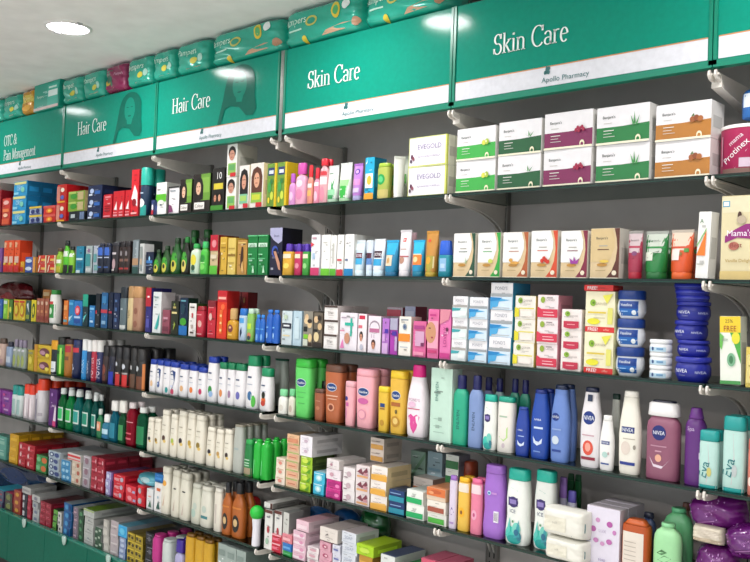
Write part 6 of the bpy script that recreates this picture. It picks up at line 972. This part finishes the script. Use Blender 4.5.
bottle(7, 155.5, 163.5, 541, 'magenta rounded bottle on the lowest level', 'b82a80', 'talc', 3, cap=(.06, .92, .86, 'b8307c'), rows=3, name='lotion_bottle', d=.06)
bottle(7, 165, 174, 546, 'white rounded bottle on the lowest level', 'c4ccc8', 'talc', 3, cap=(.08, .92, .86, 'bcc4c0'), rows=3, name='lotion_bottle', d=.06)
bottle(7, 175.5, 184, 546, 'violet-capped white bottle on the lowest level', 'a8a4c8', 'oval', 3, cap=(.3, .9, .8, '3c2490'), rows=2, name='lotion_bottle')
bottle(7, 186, 213.5, 543, 'yellow oil bottle beneath the orange oil bottles', 'c89a20', 'talc', 2.4, cap=(.06, .85, .8, '7a5418'), rows=2, n=3, name='oil_bottle')
carton(7, 216, 245, 553, 'grey-green carton row at bottom edge', '9caaa4', [('r', .1, .8, .8, .9, '80908a')], side='70807a', top='98a4a0', n=3, rows=2, d=.1, **PKG)
# ---------------------------------------------------------------- rear copies that nothing of the photo shows are left out
UNSEEN = {'carton':[15,19,59,61,63,75],'deodorant_bottle':[5,8,11],'cream_carton':[1,3,5,7],'medicine_carton':[10,11,16,18,20,23,25,27,29,44,45,133,134,135,136],'lotion_bottle':[1,3,21,59],'henna_carton':[2],'talc_bottle':[0],'shampoo_bottle':[20,21,39,40,45,46],'toothpaste_carton':[20,21,22,23,35,36,37,42,43,44]}
for kind_, nums_ in UNSEEN.items():
    for n_ in nums_:
        o_ = bpy.data.objects.get(kind_+('.%03d' % n_ if n_ else ''))
        if o_:
            for ch_ in list(o_.children): bpy.data.objects.remove(ch_)
            bpy.data.objects.remove(o_)
# ================================================================== the setting
def struct(o): o['kind'] = 'structure'; return o
TOPW = .30
def slab(name, x0, x1, y0, y1, z0, z1, m):
    b = MB(); b.box(x0, x1, y0, y1, z0, z1, m); return struct(b.build(name))
CZ = H0+1.052
slab('wall_back', -3.2, 6.4, TOPW, TOPW+.12, 0, CZ, M('cdc5c0', .7, 'wall'))
slab('ceiling', -3.2, 6.4, -5.2, TOPW+.12, CZ, CZ+.1, M('f3f1f0', .8, 'wall'))
slab('floor', -3.2, 6.4, -5.2, TOPW+.12, -.1, 0, M('d8d4cc', .3, 'wall'))
slab('wall_left', -3.32, -3.2, -5.2, TOPW+.12, 0, CZ, M('c9c6c0', .7, 'wall'))
slab('wall_right', 6.4, 6.52, -5.2, TOPW+.12, 0, CZ, M('c9c6c0', .7, 'wall'))
# recessed ceiling lamps in rows parallel to the shelves; both rear rows are added
def lamp(x, y, label, f=1.0):
    r = root('ceiling_light'); r.location = (x, y, CZ)
    b = MB(); n = 32; R = .08
    vs = []
    for z, q in ((0, R*1.16), (-.006, R*1.14), (-.007, R*1.02), (-.002, R)): vs += [(q*cos(2*pi*i/n), q*sin(2*pi*i/n), z) for i in range(n)]
    b.add(vs, [(j*n+i, j*n+(i+1) % n, (j+1)*n+(i+1) % n, (j+1)*n+i) for j in range(3) for i in range(n)], M('e6e4e2', .4), True)
    b.build('trim_ring', r)
    d = MB(); d.add([(R*cos(2*pi*i/n), R*sin(2*pi*i/n), -.0025) for i in range(n)], [tuple(range(n))], M('fffaff', .5, 'emit', 26.0)); d.build('diffuser', r)
    for s in (-1, 1):
        c = MB(); c.box(s*R*1.13-.006, s*R*1.13+.006, -.012, .012, -.009, 0, 'b9b7ba'); c.build('spring_clip', r)
    L = bpy.data.lights.new('lamp_glow', 'AREA'); L.shape = 'DISK'; L.size = .17; L.energy = LAMP_W*f; L.color = (1, .97, .96); L.spread = radians(165)
    lo = bpy.data.objects.new('lamp_glow', L); COL.objects.link(lo); lo.parent = r; lo.location = (0, 0, -.012)
    tag(r, label, 'ceiling light', 'recessed round lights in the ceiling')
LAMP_W = 22
for (x, lab) in ((.80, 'round recessed ceiling light glowing white above the Hair Care signs'), (2.08, 'round ceiling light mirrored between the two Skin Care signs'), (-.68, 'round ceiling light out of view at far left'), (3.6, 'round ceiling light above the right end of shelving')):
    lamp(x, -.42, lab, .2 if x < -.5 else .36 if x < 1 else .42)
for i, x in enumerate((-.68, .78, 2.15, 3.6)): lamp(x, -2.2, 'added unseen round ceiling light in the middle row behind the viewer, '+hpos(i, 4), (.2, .6, 1.15, 1.15)[i])  # unseen lamps added as general light for the shelves
for i, x in enumerate((-.68, .78, 2.15, 3.6)): lamp(x, -4.0, 'added unseen round ceiling light in the far row behind the viewer, '+hpos(i, 4), (.2, .6, 1.15, 1.15)[i])  # second added row of unseen lamps, further from the shelves
w = bpy.data.worlds.new('World'); bpy.context.scene.world = w; w.use_nodes = True
bg = w.node_tree.nodes['Background']; bg.inputs[0].default_value = (.86, .95, 1, 1); bg.inputs[1].default_value = 1.3
# ------------------------------------------------------------------ shelving
BAYS = [(BX[0]-.82, BX[0], 'added unseen beyond the left photo edge'), (BX[0], BX[1], 'under the Pain Management sign'), (BX[1], BX[2], 'under the left Hair Care sign'), (BX[2], BX[3], 'under the right Hair Care sign'),  # first bay is added to cover a brightly lit patch of wall
        (BX[4], BX[5], 'under the left Skin Care sign'), (BX[5], BX[6], 'under the right Skin Care sign'), (BX[6], BX[7], 'at the right edge of the photo')]
GLASS = M('2c4f43', .04, 'glass'); EDGE = M('082019', .15)
LEV = ['topmost', 'second', 'third', 'fourth', 'fifth', 'sixth']
for bi, (a, b, wh) in enumerate(BAYS):
    for k in range(1, 7):
        r = root('glass_shelf'); r.location = ((a+b)/2, 0, H0+ZS[k]); hw = (b-a)/2-.002
        m = MB(); m.box(-hw, hw, .0025, DEP, -.010, 0, GLASS); m.build('glass_plate', r)
        e = MB(); e.box(-hw, hw, 0, .0025, -.010, 0, EDGE); e.box(-hw, hw, -.0006, 0, -.0078, -.0062, M('0f4034', .2)); e.build('polished_edge', r)
        tag(r, f'{LEV[k-1]} green-edged glass shelf {wh}', 'shelf', 'glass shelves of the wall unit')
PALE = M('e2dcd4', .35); SLOT = M('0c0c0c', .8)
def bracket(parent, x, z, big=False):
    D = DEP; n = 14; hb = .118 if not big else .13
    pts = [(-.010, .004), (-.006, .006), (-.002, .002), (-.002, -.001), (D, -.001), (D, -hb)]
    pts += [(D-(D-.03)*t, -.020-(hb-.020)*(1-sqrt(max(0, 1-(1-t)**2)))) for t in [i/n for i in range(1, n+1)]]
    pts += [(.012, -.019), (-.006, -.016), (-.012, -.008)]
    m = MB(); m.prism([(y, zz) for y, zz in pts], x-.0028, x+.0028, PALE, axis='x')
    m.box(x-.0055, x+.0055, -.002, D, -.006, -.001, PALE)
    o = m.build('bracket', parent, (0, 0, z-.0102)); return o
JN = [(BX[0]-.82, (.008,), 'added unseen beyond the left photo edge'), (BX[0], (-.008, .008), 'left end of the Pain Management bay'), (BX[1], (-.008, .008), 'between the Pain Management and Hair Care bays'), (BX[2], (-.008, .008), 'between the two Hair Care bays'), (BX[3], (-.006,), 'right end of the Hair Care bays'),  # first upright belongs to the added left bay
      (BX[4], (.006,), 'left end of the Skin Care bays'), (BX[5], (-.008, .008), 'between the two Skin Care bays'), (BX[6], (-.008, .008), 'right end of the right Skin Care bay'), (BX[7], (-.008,), 'far right end of the unit')]
for x, offs, wh in JN:
    r = root('slotted_upright'); r.location = (x, 0, H0); m = MB()
    z0, z1 = ZS[7]+.001, ZS[0]-.008
    m.box(-.02, .02, DEP+.001, TOPW-.001, z0, z1, M('8f8b86', .45))
    m.box(-.022, -.018, DEP-.004, TOPW-.001, z0, z1, M('8f8b86', .45)); m.box(.018, .022, DEP-.004, TOPW-.001, z0, z1, M('8f8b86', .45))
    z = z0+.02
    while z < z1-.03:
        for o_ in (-.009, .009): m.box(o_-.002, o_+.002, DEP+.0002, DEP+.0012, z, z+.016, SLOT)
        z += .028
    m.build('slotted_channel', r)
    for k in range(0, 7):
        for o_ in offs: bracket(r, o_, ZS[k]-(.002 if k == 0 else 0), k == 0)
    m = MB(); hw_ = .013 if len(offs) > 1 else .006; xo = 0 if len(offs) > 1 else offs[0]
    m.prism([(.02, ZS[0]-.013), (DEP, ZS[0]-.013), (DEP, ZS[0]-.085), (.02, ZS[0]-.045)], xo-hw_, xo+hw_, PALE, axis='x'); m.build('sign_arm', r)
    tag(r, f'pale slotted upright with curved shelf brackets, {wh}', 'shelf upright', 'uprights of the wall shelving')
# ------------------------------------------------------------------ illuminated-looking sign boxes above the shelves
ZH0, ZH1 = ZS[0]+.006, .912
GREEN = M('008a74', .22, 'sign'); TRIM = M('058066', .3); WHT = M('dcdde4', .25, 'sign'); ORG = M('c9895a', .4); INK = M('2c6e6e', .5); WTX = M('e4f4f0', .4); HAIR = M('046252', .25, 'sign'); FACE = M('10836e', .25, 'sign')
def sign(a, b, text, label, hair=None, logo=True, tx=None, tz=.165, ts=.085):
    r = root('sign_box'); r.location = (a, 0, H0); w_ = b-a; m = MB()
    m.box(.004, w_-.004, -.002, .016, ZH0, ZH1, GREEN, right=TRIM, top=TRIM)
    m.build('green_panel', r)
    s = MB(); s.box(.012, w_-.012, -.0035, -.002, ZH0+.014, ZH0+.068, WHT); s.box(.012, w_-.012, -.0040, -.002, ZH0+.068, ZH0+.071, ORG); s.build('white_strip', r)
    t = MB(); t.box(0, w_, -.006, .018, ZH0-.006, ZH0+.012, TRIM); t.box(0, .009, -.006, .018, ZH0, ZH1, TRIM); t.box(w_-.009, w_, -.006, .018, ZH0, ZH1, TRIM); t.build('frame', r)
    bk = MB(); bk.box(.0, w_, .018, TOPW-.001, ZH1-.012, ZH1, M('7d7a74', .6)); bk.build('top_board', r)
    if text:
        q = MB()
        for i, ln in enumerate(text): serif(q, ln, tx if tx is not None else w_*.14, ZH0+tz-i*ts*1.28, ts*(1 if len(text) == 1 else .92), -.0045, WTX, .92 if len(text) == 1 else .78)
        q.build('lettering', r)
    if logo:
        q = MB(); cx = w_*.49; vs, fs, tw, th = textmesh('Apollo Pharmacy'); s_ = .019/th; zc = ZH0+.030
        q.add([(cx+a_*s_*1.05, -.0048, zc+b_*s_) for a_, b_ in vs], fs, INK)
        x0 = cx-tw*s_*.5+.012
        for (dx, dz, rx, rz) in ((0, .030, .004, .012), (.007, .034, .005, .006), (.006, .023, .005, .006), (-.005, .023, .004, .006)):
            q.add([(x0+dx+rx*cos(t_*pi/6), -.0048, zc+dz+rz*sin(t_*pi/6)) for t_ in range(12)], [tuple(range(12))], INK)
        q.build('logo', r)
    if hair:
        q = MB(); hx, sc = hair
        def pl(pts, c, y): q.add([(hx+px_*sc, y, ZH0+.074+pz*sc*.83) for px_, pz in pts], [tuple(range(len(pts)))], c)
        E = lambda cx_, cz_, rx_, rz_, a0=0, a1=360, st=15: [(cx_+rx_*cos(radians(a_)), cz_+rz_*sin(radians(a_))) for a_ in range(a0, a1, st)]
        pl([(-.12, 0), (.02, .5), (.12, .95)]+list(reversed(E(.52, .85, .40, .36, 0, 181)))+[(.93, .5), (.98, .2), (.9, .08), (.7, .1), (.5, .3), (.25, .36), (.08, .3), (-.02, 0)], HAIR, -.0042)
        pl(E(.5, .78, .20, .30), FACE, -.0047)
        pl([(.4, .55), (.62, .55), (.58, .4), (.42, .42)], FACE, -.0050)
        pl(E(.42, .84, .05, .012), HAIR, -.0052); pl(E(.58, .84, .05, .012), HAIR, -.0052); pl(E(.5, .62, .06, .02), HAIR, -.0052)
        q.build('portrait_print', r)
    tag(r, label, 'sign', 'green category signs above the shelves')
    return r
sign(BX[0], BX[1]-.003, ['OTC &', 'Pain Management'], 'green sign reading OTC and Pain Management at far left', tx=.13, tz=.168, ts=.062)
sign(BX[1], BX[2]-.003, ['Hair Care'], 'green Hair Care sign with faint dark portrait, left of the two', hair=(.50, .22), tx=.14, tz=.145, ts=.064)
sign(BX[2], BX[3]+.024, ['Hair Care'], 'green Hair Care sign mirroring a bright light, right of the two', hair=(.47, .22), tx=.12, tz=.155, ts=.064)
SIGN4 = sign(BX[4]-.018, BX[5]-.003, ['Skin Care'], 'green Skin Care sign, left of the two', tx=.13, tz=.145, ts=.062)
sign(BX[5], BX[6]-.003, ['Skin Care'], 'green Skin Care sign, right of the two', tx=.15, tz=.133, ts=.060)
sign(BX[6], BX[7], None, 'green sign without lettering cut off by right photo edge', logo=False)
o = MB(); o.box(BX[4]-.040, BX[4]-.022, -.004, .008, ZH0-.03, ZH1, M('8f9690', .3, 'metal')); o = o.build('joint_strip', SIGN4, (-(BX[4]-.018), 0, 0)); o['label'] = 'narrow grey metal joint strip'
# ------------------------------------------------------------------ base cabinet with glossy green doors
CG = M('005f4c', .2, 'sign'); LIP = M('1c7866', .15)
for bi, (a, b, wh) in enumerate(BAYS):
    r = root('base_cabinet'); r.location = ((a+b)/2, 0, 0); hw = (b-a)/2-.0015; zt = H0+ZS[7]; m = MB()
    m.box(-hw, hw, .004, TOPW-.002, .06, zt, M('3a5a50', .5)); m.box(-hw, hw, .03, TOPW-.01, 0, .06, M('1a1a1a', .6)); m.build('carcass', r)
    for s in (-1, 1):
        dd = MB(); x0, x1 = (-hw, -.0015) if s < 0 else (.0015, hw); dd.box(x0, x1, -.012, .003, .065, zt-.004, CG); dd.build('door', r)
    l = MB(); l.box(-hw, hw, -.014, .003, zt-.0035, zt+.004, LIP); l.build('lip', r)
    for x in (-hw*.49, hw*.49):
        c = MB(); c.loft([(zt-.030, .004, .003, 2), (zt-.026, .011, .005, 2), (zt-.012, .016, .007, 2.4), (zt+.004, .017, .008, 2.6), (zt+.012, .012, .006, 2)], M('a9c0b8', .2), n=14)
        o = c.build('clip', r, (x, -.021, 0))
    tag(r, f'green glossy base cabinet {wh}', 'cabinet', 'green base cabinets below the shelves')
# ------------------------------------------------------------------ camera
from mathutils import Matrix
cd = bpy.data.cameras.new('Camera'); cam = bpy.data.objects.new('Camera', cd); COL.objects.link(cam)
cd.sensor_width = 36; cd.lens = FP/750*36; cd.clip_start = .05
m = Matrix(((RT[0], UP[0], -FW[0], CX), (RT[1], UP[1], -FW[1], -CD), (RT[2], UP[2], -FW[2], H0), (0, 0, 0, 1)))
cam.matrix_world = m
sc = bpy.context.scene; sc.camera = cam
sc.view_settings.view_transform = 'Standard'; sc.view_settings.look = 'None'; sc.view_settings.gamma = 1; sc.view_settings.exposure = -0.28
